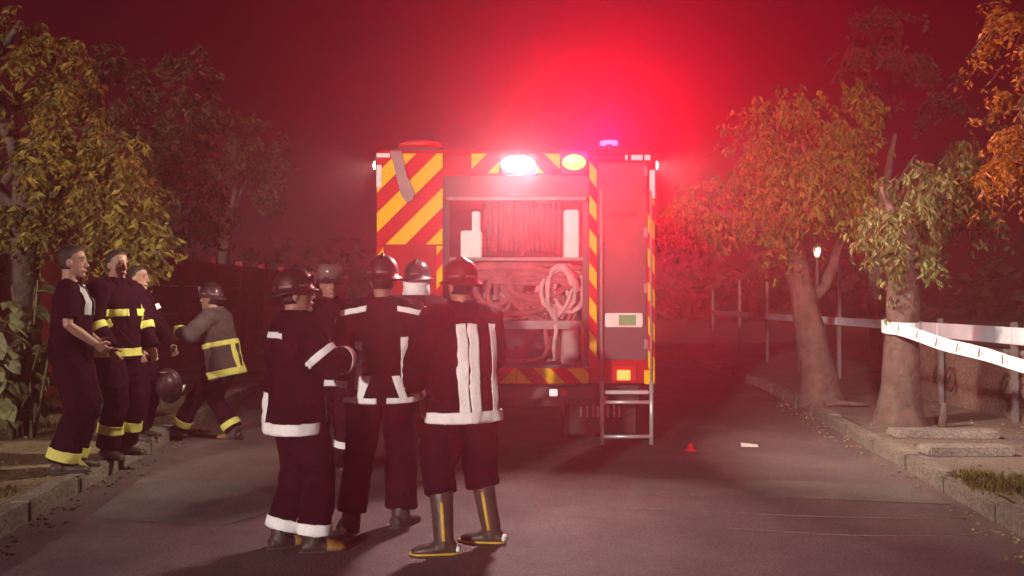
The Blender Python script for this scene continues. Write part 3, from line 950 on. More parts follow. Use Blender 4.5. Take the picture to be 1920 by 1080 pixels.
def loops(cx, cz, w, h, n, y0, seed, dy=.02):
    rn = random.Random(seed)
    pts = []
    for i in range(n * 14):
        a = 2 * math.pi * i / 14
        k = i / (n * 14)
        ww = w * (1 + .25 * math.sin(3 * k * 6.28 + seed)) * rn.uniform(.9, 1.08)
        hh = h * (1 + .3 * math.sin(2 * k * 6.28 + 2 * seed)) * rn.uniform(.88, 1.1)
        pts.append((cx + ww * math.cos(a) + .06 * math.sin(k * 9 + seed), y0 + dy * i / 14 + rn.uniform(-.012, .012), cz + hh * math.sin(a) + .03 * math.sin(k * 14)))
    return pts


HOSE_LABEL = ['dark hose looped at the left end of the heap in the rear bay', 'dark hose looped in the middle of the heap in the rear bay',
              'pale hose coiled upright at the right end of the heap in the rear bay', 'dark hose laid flat along the top of the heap under the shelf',
              'pale hose folded low along the bottom of the heap', 'thin dark hose looped low at the right of the heap']
for i, (cx, cz, w, h, n, y0, r, mm) in enumerate(((-.22, 1.55, .20, .19, 5, .16, .055, 'hose'), (.12, 1.60, .26, .17, 5, .13, .055, 'hose'), (.42, 1.56, .13, .19, 5, .11, .042, 'hose_pale'),
                                                    (.0, 1.72, .48, .055, 4, .13, .052, 'hose'), (-.05, 1.44, .40, .10, 4, .22, .050, 'hose_pale'), (.30, 1.40, .20, .12, 4, .15, .045, 'hose'))):
    hose(loops(cx, cz, w, h, n, y0, i + 1), r, M[mm],
         HOSE_LABEL[i], 'fire hoses heaped in the rear bay')
tb('hose_tray', M['pale_metal'], (-.60, .60, .07, .59, 1.225, 1.25), (-.60, .60, .05, .066, 1.225, 1.30), bev=.004)
hose([(.30, .12, 1.38), (.27, .08, 1.20), (.29, .07, 1.05), (.24, .1, .96), (.10, .14, .935), (-.1, .2, .935)], .028, M['hose'], 'hose hanging in a loose loop below the heap in the rear bay', None)
hose([(.36, .10, 1.40), (.37, .06, 1.22), (.345, .05, 1.06), (.36, .09, .95), (.30, .2, .935)], .026, M['hose_pale'], 'pale hose hanging straight down beside the grey cylinder', None)

# ---- ladder on the right column
lad = bpy.data.objects.new('ladder', None); COL.objects.link(lad); lad.parent = truck
for x in (.765, 1.205):
    MB().tube([(x, -.06, .205), (x, -.06, .76)], .019, 10).build('rail', M['aluminium'], lad, True)
    MB().tube([(x, -.055, .762), (x, -.055, 2.40), (x, -.03, 2.46), (x, .02, 2.47)], .010, 8).build('grab_rail', M['pale_metal'], lad, True)
for z in (.275, .58):
    MB().tube([(.765, -.06, z), (1.205, -.06, z)], .017, 10).build('rung', M['aluminium'], lad, True)
MB().box(.79, 1.18, -.10, -.02, .655, .685, .006).build('step', M['aluminium'], lad)


# ---- lamps
def lamp(name, x, z, w, h, lens, power, color, y=-.14, dy=.06, tilt=42, spread=95, lit=.9):
    hsg = tb(name, M['truck_dark'], (x - w / 2 - .02, x + w / 2 + .02, -.062, -.001, z - h / 2 - .02, z + h / 2 + .02), bev=.015)
    mb_ = MB().ball((x, -.065, z), (w / 2, .045, h / 2), 20, 12)
    mb_.build('lens', lens, hsg, True)
    ld = bpy.data.lights.new(name + '_light', 'AREA')
    ld.shape = 'ELLIPSE'
    ld.size, ld.size_y = w * lit, h * lit
    ld.energy = power
    ld.color = color
    lo = bpy.data.objects.new(name + '_light', ld)
    COL.objects.link(lo)
    lo.parent = truck
    lo.location = (x, -.115, z)
    ld.spread = R(spread)
    lo.rotation_euler = (R(tilt - 90), 0, 0)
    return hsg


lamp('scene_lamp', .02, 2.70, .30, .15, M['lens_white'], P_WHITE, (1.0, .72, .70))
# side scene lamps added at the roof corners to light trees and verges
for sg in (-1, 1):
    sh_ = tb('side_lamp', M['truck_dark'], tuple(sorted((sg * 1.252, sg * 1.275))) + (.06, .34, 2.66, 2.78), bev=.004)
    MB().ball((sg * 1.276, .20, 2.72), (.03, .12, .045), 14, 8).build('lens', M['lens_white'], sh_, True)
    ld = bpy.data.lights.new('side_lamp_light', 'AREA')
    ld.shape = 'RECTANGLE'
    ld.size, ld.size_y = .09, .22
    ld.energy = P_SIDE * (1.5 if sg > 0 else .7)
    ld.color = (1.0, .84, .66)
    lo = bpy.data.objects.new('side_lamp_light', ld)
    COL.objects.link(lo)
    lo.parent = truck
    lo.location = (sg * 1.31, .20, 2.72)
    ld.spread = R(125)
    lo.rotation_euler = (0, R(-sg * 70), 0)
lamp('red_beam_amber_lamp', .52, 2.715, .21, .14, M['lens_amber'], P_RED_BEAM, (1.0, .0022, .030), tilt=7, spread=38, lit=.52)  # amber lens, but its narrow red beam is shaped to redden the haze
# red beacon on a short mast on the roof
BX, BY, BZ = .88, .40, T_TOP + .24
bc = tb('beacon_base', M['truck_dark'], (.66, 1.10, BY - .11, BY + .11, T_TOP + .031, T_TOP + .06), bev=.008)
MB().tube([(BX, BY, T_TOP + .06), (BX, BY, BZ - .10)], .03, 10).build('mast', M['truck_dark'], bc, True)
MB().tube([(BX, BY, BZ - .10), (BX, BY, BZ - .07)], .085, 16).build('red_lens', M['lens_red'], bc, True)
ld = bpy.data.lights.new('beacon_light', 'POINT')
ld.energy = P_RED
ld.color = RED_COLOR
ld.shadow_soft_size = .16
lo = bpy.data.objects.new('beacon_light', ld)
COL.objects.link(lo)
lo.parent = truck
lo.location = (BX, BY, BZ)
bc2 = tb('beacon_base', M['truck_dark'], (-1.10, -.66, .08, .30, T_TOP + .031, T_TOP + .06), bev=.008)
MB().ball((-.88, .19, T_TOP + .10), (.20, .09, .05), 20, 12).build('red_lens', M['lens_off'], bc2, True)

# ================================================================== people
UP = Vector((0, 0, 1))


def ik(a, b, l1, l2, pole):
    """Middle joint between a and b (b pulled in when out of reach)."""
    d = b - a
    L = d.length
    if L > (l1 + l2) * .999:
        b = a + d.normalized() * (l1 + l2) * .999
        d = b - a
        L = d.length
    x = (l1 * l1 - l2 * l2 + L * L) / (2 * L)
    h = math.sqrt(max(0, l1 * l1 - x * x))
    u = d / L
    p = pole - u * pole.dot(u)
    p = p.normalized() if p.length > 1e-5 else u.orthogonal().normalized()
    return a + u * x + p * h, b


def seg_dist(p, a, b):
    d = b - a
    t = max(0, min(1, (p - a).dot(d) / max(1e-9, d.length_squared)))
    return (p - a - d * t).length, t


def strip(src, name, planes, ok, m, parent, off=.0105):
    """A reflective band cut out of a garment between clean planes and lifted off it."""
    bm = bmesh.new()
    bm.from_mesh(src.data)
    for co, no in planes:
        bmesh.ops.bisect_plane(bm, geom=bm.verts[:] + bm.edges[:] + bm.faces[:], dist=1e-5, plane_co=co, plane_no=no, clear_outer=True)
        if not bm.faces: break
    kill = [f for f in bm.faces if not ok(f.calc_center_median(), f.normal)]
    bmesh.ops.delete(bm, geom=kill, context='FACES')
    if not bm.faces:
        bm.free(); return None
    for _ in range(5): bmesh.ops.smooth_vert(bm, verts=[v for v in bm.verts if not v.is_boundary], factor=.5, use_axis_x=True, use_axis_y=True, use_axis_z=True)
    bm.normal_update()
    for v in bm.verts: v.co += v.normal * off
    bmesh.ops.solidify(bm, geom=bm.faces[:], thickness=.004)
    me = bpy.data.meshes.new(name)
    bm.to_mesh(me)
    bm.free()
    return link_mesh(name, me, m, parent, True)


def person(label, loc, heading, H=1.74, lean=0.0, pelvis_drop=0.0, feet=((-.11, 0, 8), (.11, 0, -8)), lift=(0, 0), hands=None, head_yaw=0.0, head_pitch=0.0,
           twist=0.0, outfit='turnout', helmet=None, bands=None, boot='boot', hem=.80, trouser_end=.13, bulk=1.0, cloth='turnout', cloth2='turnout2', reflect='reflective',
           ankle_band=None, gloves=True, neck_guard=None, seed=0, legs_bulk=1.0, hair=True, shield=False):
    """heading: world angle (deg) the figure faces, 0 = +Y, counterclockwise. Local frame: +Y forward, +X its right."""
    s = H / 1.76
    root = thing('person', label, 'person', loc, R(heading))
    S = lambda *p: Vector(p) * s
    pel = S(0, 0, .95 - pelvis_drop)
    rt = Matrix.Rotation(-lean, 3, 'X')          # lean forward (towards +Y)
    rtw = Matrix.Rotation(twist, 3, 'Z')
    tor = lambda *p: pel + rtw @ (rt @ S(*p))     # torso space: origin at the pelvis
    U, Rr, Fw = rtw @ (rt @ UP), rtw @ (rt @ Vector((1, 0, 0))), rtw @ (rt @ Vector((0, 1, 0)))
    neck, chest = tor(0, -.01, .53), tor(0, .01, .33)
    sh = [tor(-.185, -.01, .475), tor(.185, -.01, .475)]
    hip = [pel + S(-.095, 0, -.02), pel + S(.095, 0, -.02)]
    hd = hands or ((-.30, .05, .80), (.30, .05, .80))
    ank = [Vector((feet[i][0] * s, feet[i][1] * s, (.095 + lift[i]) * s)) for i in (0, 1)]
    elb, wri, kne = [], [], []
    for i, sg in ((0, -1), (1, 1)):
        e, w = ik(sh[i], S(*hd[i]), .285 * s, .255 * s, Vector((sg * .75, -.75, -.25)))
        elb.append(e); wri.append(w)
        k, a = ik(hip[i], ank[i], .435 * s, .425 * s, Vector((sg * .12, 1, 0)))
        kne.append(k); ank[i] = a
    # head frame
    hr = rtw @ rt @ Matrix.Rotation(R(head_yaw), 3, 'Z') @ Matrix.Rotation(-head_pitch + lean * .7, 3, 'X')
    hc = neck + (rtw @ (rt @ S(0, .015, .155)))
    HP = lambda *p: hc + hr @ S(*p)
    toe = []
    for i in (0, 1):
        a = R(feet[i][2])
        toe.append(Vector((-math.sin(a), math.cos(a), -.02 - lift[i] * .8 if lift[i] else 0)))

    # ------------ body: one continuous skin
    mb = MB()
    mb.tube([tor(0, 0, -.10), tor(0, 0, .0), tor(0, 0, .14), tor(0, .005, .30), tor(0, 0, .43), tor(0, 0, .50)],
            [(.13 * s, .10 * s), (.155 * s, .11 * s), (.135 * s, .10 * s), (.16 * s, .115 * s), (.155 * s, .10 * s), (.07 * s, .06 * s)], 16, right=Rr)
    mb.tube([tor(0, -.01, .44), neck, HP(0, -.015, -.06)], [.066 * s, .058 * s, .056 * s], 12)
    # skull with jaw, brow and nose
    prof = [(-.118, .018, .030, .055), (-.105, .040, .055, .075), (-.07, .058, .070, .088), (-.03, .066, .088, .092), (.01, .070, .098, .096), (.05, .074, .100, .098), (.085, .066, .088, .088), (.112, .040, .055, .055), (.122, .012, .015, .015)]
    Vh, Fh, nn = [], [], 18
    for z, w, bk, fr in prof:
        for j in range(nn):
            a = 2 * math.pi * j / nn
            cy = math.sin(a)
            Vh.append(HP(w * math.cos(a), (fr if cy > 0 else bk) * cy, z))
    for i in range(len(prof) - 1):
        for j in range(nn):
            a, b = i * nn + j, i * nn + (j + 1) % nn
            Fh.append((a, b, b + nn, a + nn))
    Fh.append(tuple(range(nn - 1, -1, -1))); Fh.append(tuple((len(prof) - 1) * nn + j for j in range(nn)))
    mb.add(Vh, Fh)
    mb.tube([HP(0, .088, .030), HP(0, .106, -.005), HP(0, .118, -.030), HP(0, .098, -.040)], [.009 * s, .012 * s, .016 * s, .010 * s], 8)
    mb.tube([HP(-.045, .082, .035), HP(0, .096, .038), HP(.045, .082, .035)], .011 * s, 8)
    mb.tube([HP(-.024, .090, -.068), HP(0, .100, -.066), HP(.024, .090, -.068)], .010 * s, 8)
    mb.ball(HP(0, .082, -.102), (.022 * s, .020 * s, .018 * s), 8, 6)
    for sg in (-1, 1):
        mb.ball(HP(sg * .074, -.005, -.005), (.011 * s, .020 * s, .034 * s), 8, 6, rot=hr)
    for i, sg in ((0, -1), (1, 1)):
        mb.tube([sh[i] + S(-sg * .05, 0, 0), sh[i], sh[i].lerp(elb[i], .5), elb[i], elb[i].lerp(wri[i], .35), wri[i]],
                [.05 * s, .055 * s, .047 * s, .038 * s, .041 * s, .028 * s], 10)
        # hand: palm, four fingers of unequal length bent twice, thumb off the side of the palm
        d = (wri[i] - elb[i]).normalized()
        side = d.cross(Fw if abs(d.dot(Fw)) < .8 else U).normalized() * sg
        pn = side.cross(d).normalized() * sg
        if pn.dot(pel - wri[i]) < 0 and abs(d.z) > .6: pn = -pn
        side2 = Fw if abs(d.dot(Fw)) < .8 else U
        side2 = (side2 - d * side2.dot(d)).normalized()
        pn = d.cross(side2).normalized()
        if pn.dot(pel + S(0, .1, .2) - wri[i]) < 0: pn = -pn
        w0 = wri[i]
        mb.tube([w0 - d * .01 * s, w0 + d * .025 * s, w0 + d * .06 * s, w0 + d * .09 * s], [(.026 * s, .019 * s), (.034 * s, .017 * s), (.041 * s, .016 * s), (.040 * s, .013 * s)], 12, right=side2)
        for q, (off, ln) in enumerate(((.033, .070), (.0115, .080), (-.0115, .074), (-.033, .058))):
            b0 = w0 + d * .075 * s + side2 * off * s
            b1 = b0 + (d * .88 + pn * .30) * ln * .5 * s + d * .012 * s
            b2 = b1 + (d * .45 + pn * .88) * ln * .32 * s
            b3 = b2 + (d * .0 + pn * .9 - d * .25) * ln * .26 * s
            mb.tube([b0, b1, b2, b3], [.0095 * s, .009 * s, .0083 * s, .007 * s], 8)
        t0 = w0 + d * .025 * s + side2 * .028 * s
        t1 = t0 + (d * .6 + side2 * .62 + pn * .35) * .042 * s
        t2 = t1 + (d * .75 + side2 * .15 + pn * .6) * .034 * s
        mb.tube([t0, t1, t2], [.014 * s, .0115 * s, .009 * s], 8)
        mb.tube([hip[i], hip[i].lerp(kne[i], .3), kne[i], kne[i].lerp(ank[i], .3), ank[i]], [.085 * s, .08 * s, .052 * s, .054 * s, .036 * s], 12)
        mb.tube([ank[i] - toe[i] * .05 * s - S(0, 0, .045), ank[i] + toe[i] * .06 * s - S(0, 0, .05), ank[i] + toe[i] * .15 * s - S(0, 0, .065)], [(.034 * s, .034 * s), (.04 * s, .03 * s), (.03 * s, .018 * s)], 10, right=(1, 0, 0))
    body = mb.remeshed('body', M['skin'], root, .0075, 2)
    # ------------ face details
    for sg in (-1, 1):
        MB().ball(HP(sg * .030, .084, .012), (.012 * s, .008 * s, .007 * s), 10, 6, rot=hr).build('eye', M['eye'], root, True)
        MB().tube([HP(sg * .014, .098, .036), HP(sg * .032, .094, .043), HP(sg * .050, .080, .036)], [.004 * s, .005 * s, .003 * s], 6).build('eyebrow', M['hair'], root, True)
    MB().tube([HP(-.022, .098, -.069), HP(0, .107, -.067), HP(.022, .098, -.069)], [.003 * s, .0055 * s, .003 * s], 6).build('mouth', M['lip'], root, True)

    if hair:
        hb = MB()
        Vv, Ff = [], []
        for z, w, bk, fr in [(-.055, .064, .080, -.01), (-.02, .071, .096, .0), (.02, .078, .106, .02), (.05, .081, .110, .040), (.078, .077, .104, .074), (.100, .066, .088, .084), (.122, .046, .060, .064), (.132, .015, .02, .02)]:
            for j in range(nn):
                a = 2 * math.pi * j / nn
                cy = math.sin(a)
                Vv.append(HP(w * math.cos(a), (fr if cy > 0 else bk) * cy, z) + noise.noise_vector(Vector((j, z * 40, seed))) * .004)
        for i in range(7):
            for j in range(nn):
                a, b = i * nn + j, i * nn + (j + 1) % nn
                Ff.append((a, b, b + nn, a + nn))
        Ff.append(tuple(range(nn - 1, -1, -1))); Ff.append(tuple(7 * nn + j for j in range(nn)))
        hb.add(Vv, Ff).build('hair', M['hair'], root, True)

    # ------------ trousers
    tb_ = MB()
    kb = legs_bulk
    tb_.tube([pel + S(0, 0, .10), pel + S(0, 0, .0), pel + S(0, 0, -.10)], [(.175 * s * kb, .135 * s * kb), (.19 * s * kb, .145 * s * kb), (.165 * s * kb, .13 * s * kb)], 18, right=(1, 0, 0))
    for i in (0, 1):
        te = trouser_end
        lower = ank[i] + (kne[i] - ank[i]).normalized() * (te - .095) * s if te > .1 else ank[i]
        tb_.tube([hip[i] + S(0, 0, .02), hip[i].lerp(kne[i], .4), kne[i], kne[i].lerp(ank[i], .45) if te < .25 else kne[i].lerp(lower, .5), lower],
                 [.112 * s * kb, .108 * s * kb, .090 * s * kb, .086 * s * kb, .088 * s * kb], 16)
    tro = tb_.remeshed('trousers', M[cloth2], root, .012, 2, .026 * s, (6, 6, 4), seed + 3.3)
    if ankle_band:
        for i in (0, 1):
            ax = (kne[i] - ank[i]).normalized()
            a0, a1 = ankle_band[:2]
            strip(tro, 'reflective_band', [(ank[i] + ax * a0 * s, -ax), (ank[i] + ax * a1 * s, ax)],
                  lambda c, n, i=i: seg_dist(c, kne[i], ank[i])[0] < .14 * s, M[ankle_band[2]], root)

    # ------------ boots with soles
    for i in (0, 1):
        f = toe[i]
        top = ank[i] + (kne[i] - ank[i]).normalized() * (.20 if trouser_end < .25 else .30) * s
        heel = ank[i] - S(0, 0, .055) - f * .03 * s
        bb = MB()
        bb.tube([top, ank[i].lerp(top, .5), ank[i] + S(0, 0, .01), ank[i] - S(0, 0, .06)], [.075 * s, .066 * s, .062 * s, .060 * s], 14)
        bb.tube([heel - f * .045 * s, heel + f * .05 * s, heel + f * .13 * s - S(0, 0, .008), heel + f * .20 * s - S(0, 0, .018), heel + f * .225 * s - S(0, 0, .022)],
                [(.044 * s, .036 * s), (.052 * s, .044 * s), (.054 * s, .036 * s), (.044 * s, .026 * s), (.026 * s, .016 * s)], 14, right=f.cross(UP))
        bo = bb.remeshed('boot', M['boot' if boot == 'boot_tan' else boot], root, .010, 3, .003, (14, 14, 10), seed)
        so_ = MB()
        so_.tube([heel - f * .062 * s - S(0, 0, .030), heel - f * .02 * s - S(0, 0, .030), heel + f * .10 * s - S(0, 0, .030), heel + f * .19 * s - S(0, 0, .032), heel + f * .24 * s - S(0, 0, .030)],
                 [(.030 * s, .011 * s), (.050 * s, .011 * s), (.057 * s, .011 * s), (.050 * s, .011 * s), (.020 * s, .010 * s)], 12, right=f.cross(UP))
        so_.build('sole', M['boot_yellow'] if boot == 'boot_trim' else M['sole'], bo, True)
        if boot == 'boot_tan':
            cp = MB()
            cp.tube([heel + f * .11 * s - S(0, 0, .002), heel + f * .15 * s - S(0, 0, .006), heel + f * .20 * s - S(0, 0, .014), heel + f * .236 * s - S(0, 0, .020)],
                    [(.058 * s, .042 * s), (.058 * s, .038 * s), (.049 * s, .030 * s), (.022 * s, .014 * s)], 14, right=f.cross(UP))
            cp.build('toe_cap', M['boot_tan'], bo, True)
        if boot == 'boot_trim':
            ax = (top - ank[i]).normalized()
            sdir = f.cross(UP).normalized()
            for sgn in (-1, 1):
                bp = [ank[i] + ax * t * s + sdir * sgn * .068 * s for t in (.0, .08, .16, .24)]
                MB().tube(bp, [(.012 * s, .005 * s)] * 4, 6, right=f).build('yellow_stripe', M['boot_yellow'], bo, True)
            MB().ball(heel - f * .055 * s + S(0, 0, -.005), (.045 * s, .02 * s, .022 * s), 10, 6, rot=Matrix.Rotation(math.atan2(-f.x, f.y), 3, 'Z')).build('heel_reflector', M['reflective'], bo, True)

    # ------------ jacket or shirt
    jb = MB()
    B = bulk
    if outfit == 'turnout':
        h0 = hem - .95 + pelvis_drop
        jb.tube([tor(0, -.005, h0), tor(0, 0, h0 + .10), tor(0, 0, .10), tor(0, .005, .24), tor(0, .005, .36), tor(0, -.005, .45), tor(0, -.01, .505), tor(0, -.01, .545)],
                [(.228 * s * B, .178 * s * B), (.222 * s * B, .172 * s * B), (.208 * s * B, .160 * s * B), (.212 * s * B, .162 * s * B), (.218 * s * B, .158 * s * B), (.190 * s * B, .128 * s * B), (.105 * s, .095 * s), (.088 * s, .086 * s)], 22, right=Rr)
        jb.tube([tor(0, -.012, .49), tor(0, -.012, .575)], [(.090 * s, .088 * s), (.094 * s, .092 * s)], 16, right=Rr)
        for i, sg in ((0, -1), (1, 1)):
            jb.tube([sh[i] - Rr * sg * .09 * s + U * .0 * s, sh[i] - U * .012 * s, sh[i].lerp(elb[i], .5), elb[i], elb[i].lerp(wri[i], .5), elb[i].lerp(wri[i], .96)],
                    [.095 * s, .098 * s * B, .083 * s * B, .074 * s * B, .066 * s * B, .060 * s * B], 16)
    else:
        h0 = -.10
        jb.tube([tor(0, 0, h0), tor(0, 0, .10), tor(0, .005, .24), tor(0, .01, .36), tor(0, -.005, .45), tor(0, -.01, .50), tor(0, -.01, .52)],
                [(.182 * s, .140 * s), (.172 * s, .135 * s), (.182 * s, .140 * s), (.192 * s, .138 * s), (.165 * s, .105 * s), (.09 * s, .078 * s), (.072 * s, .072 * s)], 20, right=Rr)
        for i, sg in ((0, -1), (1, 1)):
            jb.tube([sh[i] - Rr * sg * .09 * s, sh[i] - U * .012 * s, sh[i].lerp(elb[i], .5), sh[i].lerp(elb[i], .80)], [.08 * s, .078 * s, .070 * s, .070 * s], 14)
    jk = jb.remeshed('jacket' if outfit == 'turnout' else 'shirt', M[cloth], root, .0115, 2, .022 * s, (6, 6, 4), seed)

    arms = [(sh[0], elb[0]), (elb[0], wri[0]), (sh[1], elb[1]), (elb[1], wri[1])]

    def loc_(c):
        d = c - pel
        return d.dot(Rr) / s, d.dot(Fw) / s, d.dot(U) / s

    def on_torso(c):
        a, f_, u = loc_(c)
        if u > .43 and abs(a) < .15: return True
        dt = math.hypot(a / .225, f_ / .17) / B
        if u < .40 and dt < 1.10: 
            return all(seg_dist(c, *q)[0] > .078 * s for q in arms[1::2]) and all(seg_dist(c, *q)[0] > .075 * s for q in arms[0::2])
        return all(seg_dist(c, *q)[0] > .108 * s for q in arms)

    for bd in (bands or []):
        kind = bd[0]
        mm = M[bd[-1]] if isinstance(bd[-1], str) and bd[-1] in M else M[reflect]
        if kind == 'h':          # height range on the torso, azimuth range (deg, 0 = front, 180 = back, + = its left)
            _, z0, z1, gaps = bd[:4]
            def okh(c, n, gaps=gaps):
                a, f_, u = loc_(c)
                if not on_torso(c): return False
                az = math.degrees(math.atan2(-a, f_)) % 360
                return not any((g0 <= az <= g1) for g0, g1 in gaps)
            strip(jk, 'reflective_band', [(tor(0, 0, z0 - .95 + pelvis_drop), -U), (tor(0, 0, z1 - .95 + pelvis_drop), U)], okh, mm, root)
        elif kind == 'v':        # vertical stripe: x range, height range, side (+1 front, -1 back), shear
            _, x0, x1, z0, z1, sd = bd[:6]
            shear = bd[6] if len(bd) > 6 and not isinstance(bd[6], str) else 0
            nrm = (Rr - U * shear).normalized()
            o0 = tor(0, 0, z0 - .95 + pelvis_drop)
            def okv(c, n, sd=sd):
                return loc_(c)[1] * sd > .02 and on_torso(c)
            strip(jk, 'reflective_band', [(o0, -U), (tor(0, 0, z1 - .95 + pelvis_drop), U), (o0 + Rr * x0 * s, -nrm), (o0 + Rr * x1 * s, nrm)], okv, mm, root)
        elif kind == 's':        # yoke stripe across the shoulders, sloping with them
            _, x0, x1, z0, wd, slope, sd = bd[:7]
            nrm = (U + Rr * slope).normalized()
            o0 = tor(0, 0, z0 - .95 + pelvis_drop)
            def oks(c, n, sd=sd):
                return loc_(c)[1] * sd > -.01
            strip(jk, 'reflective_band', [(o0, -nrm), (o0 + U * wd * s, nrm), (o0 + Rr * x0 * s, -Rr), (o0 + Rr * x1 * s, Rr)], oks, mm, root)
        elif kind == 'a':        # arm ring: side, part (0 upper, 1 lower), t range
            _, i, pt, t0, t1 = bd[:5]
            a, b = arms[i * 2 + pt]
            ax = (b - a).normalized()
            strip(jk, 'reflective_band', [(a.lerp(b, t0), -ax), (a.lerp(b, t1), ax)],
                  lambda c, n, a=a, b=b: seg_dist(c, a, b)[0] < .118 * s and (outfit != 'turnout' or not (abs(loc_(c)[0]) < .15 and False)), mm, root)
    # gloves
    if gloves:
        for i in (0, 1):
            d = (wri[i] - elb[i]).normalized()
            side2 = Fw if abs(d.dot(Fw)) < .8 else U
            side2 = (side2 - d * side2.dot(d)).normalized()
            pn = d.cross(side2).normalized()
            if pn.dot(pel + S(0, .1, .2) - wri[i]) < 0: pn = -pn
            w0 = wri[i]
            gm = MB()
            gm.tube([w0 - d * .06 * s, w0, w0 + d * .03 * s, w0 + d * .06 * s, w0 + d * .092 * s], [(.046 * s, .042 * s), (.034 * s, .028 * s), (.041 * s, .024 * s), (.048 * s, .023 * s), (.046 * s, .02 * s)], 12, right=side2)
            for q, (off, ln) in enumerate(((.037, .074), (.0125, .084), (-.0125, .078), (-.037, .062))):
                b0 = w0 + d * .075 * s + side2 * off * s
                b1 = b0 + (d * .88 + pn * .30) * ln * .5 * s + d * .012 * s
                b2 = b1 + (d * .45 + pn * .88) * ln * .32 * s
                b3 = b2 + (pn * .9 - d * .25) * ln * .26 * s
                gm.tube([b0, b1, b2, b3], [.0125 * s, .012 * s, .0115 * s, .0105 * s], 8)
            t0 = w0 + d * .025 * s + side2 * .028 * s
            t1 = t0 + (d * .6 + side2 * .62 + pn * .35) * .042 * s
            t2 = t1 + (d * .75 + side2 * .15 + pn * .6) * .036 * s
            gm.tube([t0, t1, t2], [.018 * s, .015 * s, .0125 * s], 8)
            gm.build('glove', M['glove'], root, True)
    # helmet
    if helmet:
        build_helmet(HP, hr, s, M[helmet], root, neck_guard, shield)
    return root, dict(wri=wri, HP=HP, s=s, neck=neck)


def build_helmet(HP, hr, s, m, parent, neck_guard=None, shield=False, band='reflective'):
    """Fire helmet: domed shell with a crest, flared brim longer at the nape, front badge, reflective trim."""
    n = 24
    ring = [(.020, 1.30, 0), (.028, 1.20, 0), (.034, 1.02, 0), (.075, 1.0, 0), (.115, .90, 0), (.145, .70, 0), (.165, .42, 0), (.172, .12, 0)]
    V, F = [], []
    for k, (z, sc, _) in enumerate(ring):
        for j in range(n):
            a = 2 * math.pi * j / n
            x, y = .104 * math.cos(a) * sc, .126 * math.sin(a) * sc - .004
            zz = z
            if k < 2:
                if math.sin(a) < 0: y *= 1.0 + .17 * (-math.sin(a)); zz -= .030 * (-math.sin(a)) * (1 if k == 0 else .6)
                else: zz -= .006
            V.append(HP(x, y, zz))
    for i in range(len(ring) - 1):
        for j in range(n):
            a, b = i * n + j, i * n + (j + 1) % n
            F.append((a, b, b + n, a + n))
    F.append(tuple((len(ring) - 1) * n + j for j in range(n)))
    F.append(tuple(range(n - 1, -1, -1)))
    hm = MB().add(V, F).build('helmet', m, parent, True)
    cb = MB().tube([HP(0, .115, .075), HP(0, .085, .140), HP(0, .03, .176), HP(0, -.03, .177), HP(0, -.09, .140), HP(0, -.122, .075)], [(.012 * s, .008 * s)] * 6, 8, right=hr @ Vector((1, 0, 0)))
    cb.build('crest', m, hm, True)
    # trim dashes round the shell
    for q in range(6):
        if q == 1: continue
        a0 = q * math.pi / 3 + .18
        W, G = [], []
        for j in range(5):
            a = a0 + (math.pi / 3 - .36) * j / 4
            for z in (.048, .062):
                W.append(HP(.1065 * math.cos(a), .129 * math.sin(a) - .004, z))
        for j in range(4): G.append((2 * j, 2 * j + 2, 2 * j + 3, 2 * j + 1))
        MB().add(W, G).build('helmet_trim', M['trim'], hm, True, fix=True)
    MB().box(-.03, .03, -.004, .004, -.04, .045, .003).build('badge', M['trim'], hm).matrix_local = Matrix.Translation(HP(0, .134, .085)) @ hr.to_4x4() @ Matrix.Rotation(R(-14), 4, 'X') @ Matrix.Diagonal((s, s, s, 1))
    if neck_guard:
        W, G = [], []
        for j in range(11):
            a = math.pi + math.pi * (j + .9) / 11.8
            for (z, k) in ((.012, 1.08), (-.05, 1.02), (-.115, 1.12)):
                W.append(HP(.104 * k * math.cos(a), .134 * k * math.sin(a) - .004, z))
        for j in range(10):
            for k in range(2):
                a = j * 3 + k
                G.append((a, a + 3, a + 4, a + 1))
        ng = MB().add(W, G).build('neck_guard', M[neck_guard], hm, True)
        md = ng.modifiers.new('t', 'SOLIDIFY'); md.thickness = .005
    if shield:
        W, G = [], []
        for j in range(9):
            a = math.pi * (j + .8) / 9.6
            for (z, k) in ((.06, 1.14), (.115, 1.12), (.165, .98)):
                W.append(HP(.104 * k * math.cos(a), .126 * k * math.sin(a), z))
        for j in range(8):
            for k in range(2):
                a = j * 3 + k
                G.append((a, a + 3, a + 4, a + 1))
        sv = MB().add(W, G).build('visor', M['visor'], hm, True)
        md = sv.modifiers.new('t', 'SOLIDIFY'); md.thickness = .003
    return hm


M['trim'] = mat('helmet_trim', (0.16, 0.09, 0.09), 0.45, var=0.2, scale=30)
M['visor'] = mat('raised_visor', (0.16, 0.11, 0.11), 0.2, var=0.1, scale=8, spec=0.6)
M['boot_trim'] = mat('boot_black_rubber', (0.06, 0.042, 0.036), 0.45, var=0.3, scale=12)

# A: left of the near group, turned to the right towards the others
person('firefighter turned side on at the near group\'s left, tan boots', (-1.30, 5.42, 0), -62, H=1.64, helmet='helmet',
       feet=((-.10, -.06, 10), (.10, .10, -12)), hands=((-.24, .22, .92), (.10, .34, 1.24)), head_yaw=-10, head_pitch=-.1, seed=1.3, bulk=1.06,
       bands=[('h', .765, .835, [(52, 75)]), ('v', .02, .085, .83, .98, 1), ('v', -.03, .05, .83, 1.02, -1), ('a', 1, 0, .66, .82), ('a', 1, 1, .48, .66), ('s', -.20, .20, 1.36, .035, 0.0, -1)], ankle_band=(.03, .10, 'reflective'), boot='boot_tan', hem=.76, trouser_end=.12, legs_bulk=1.12)
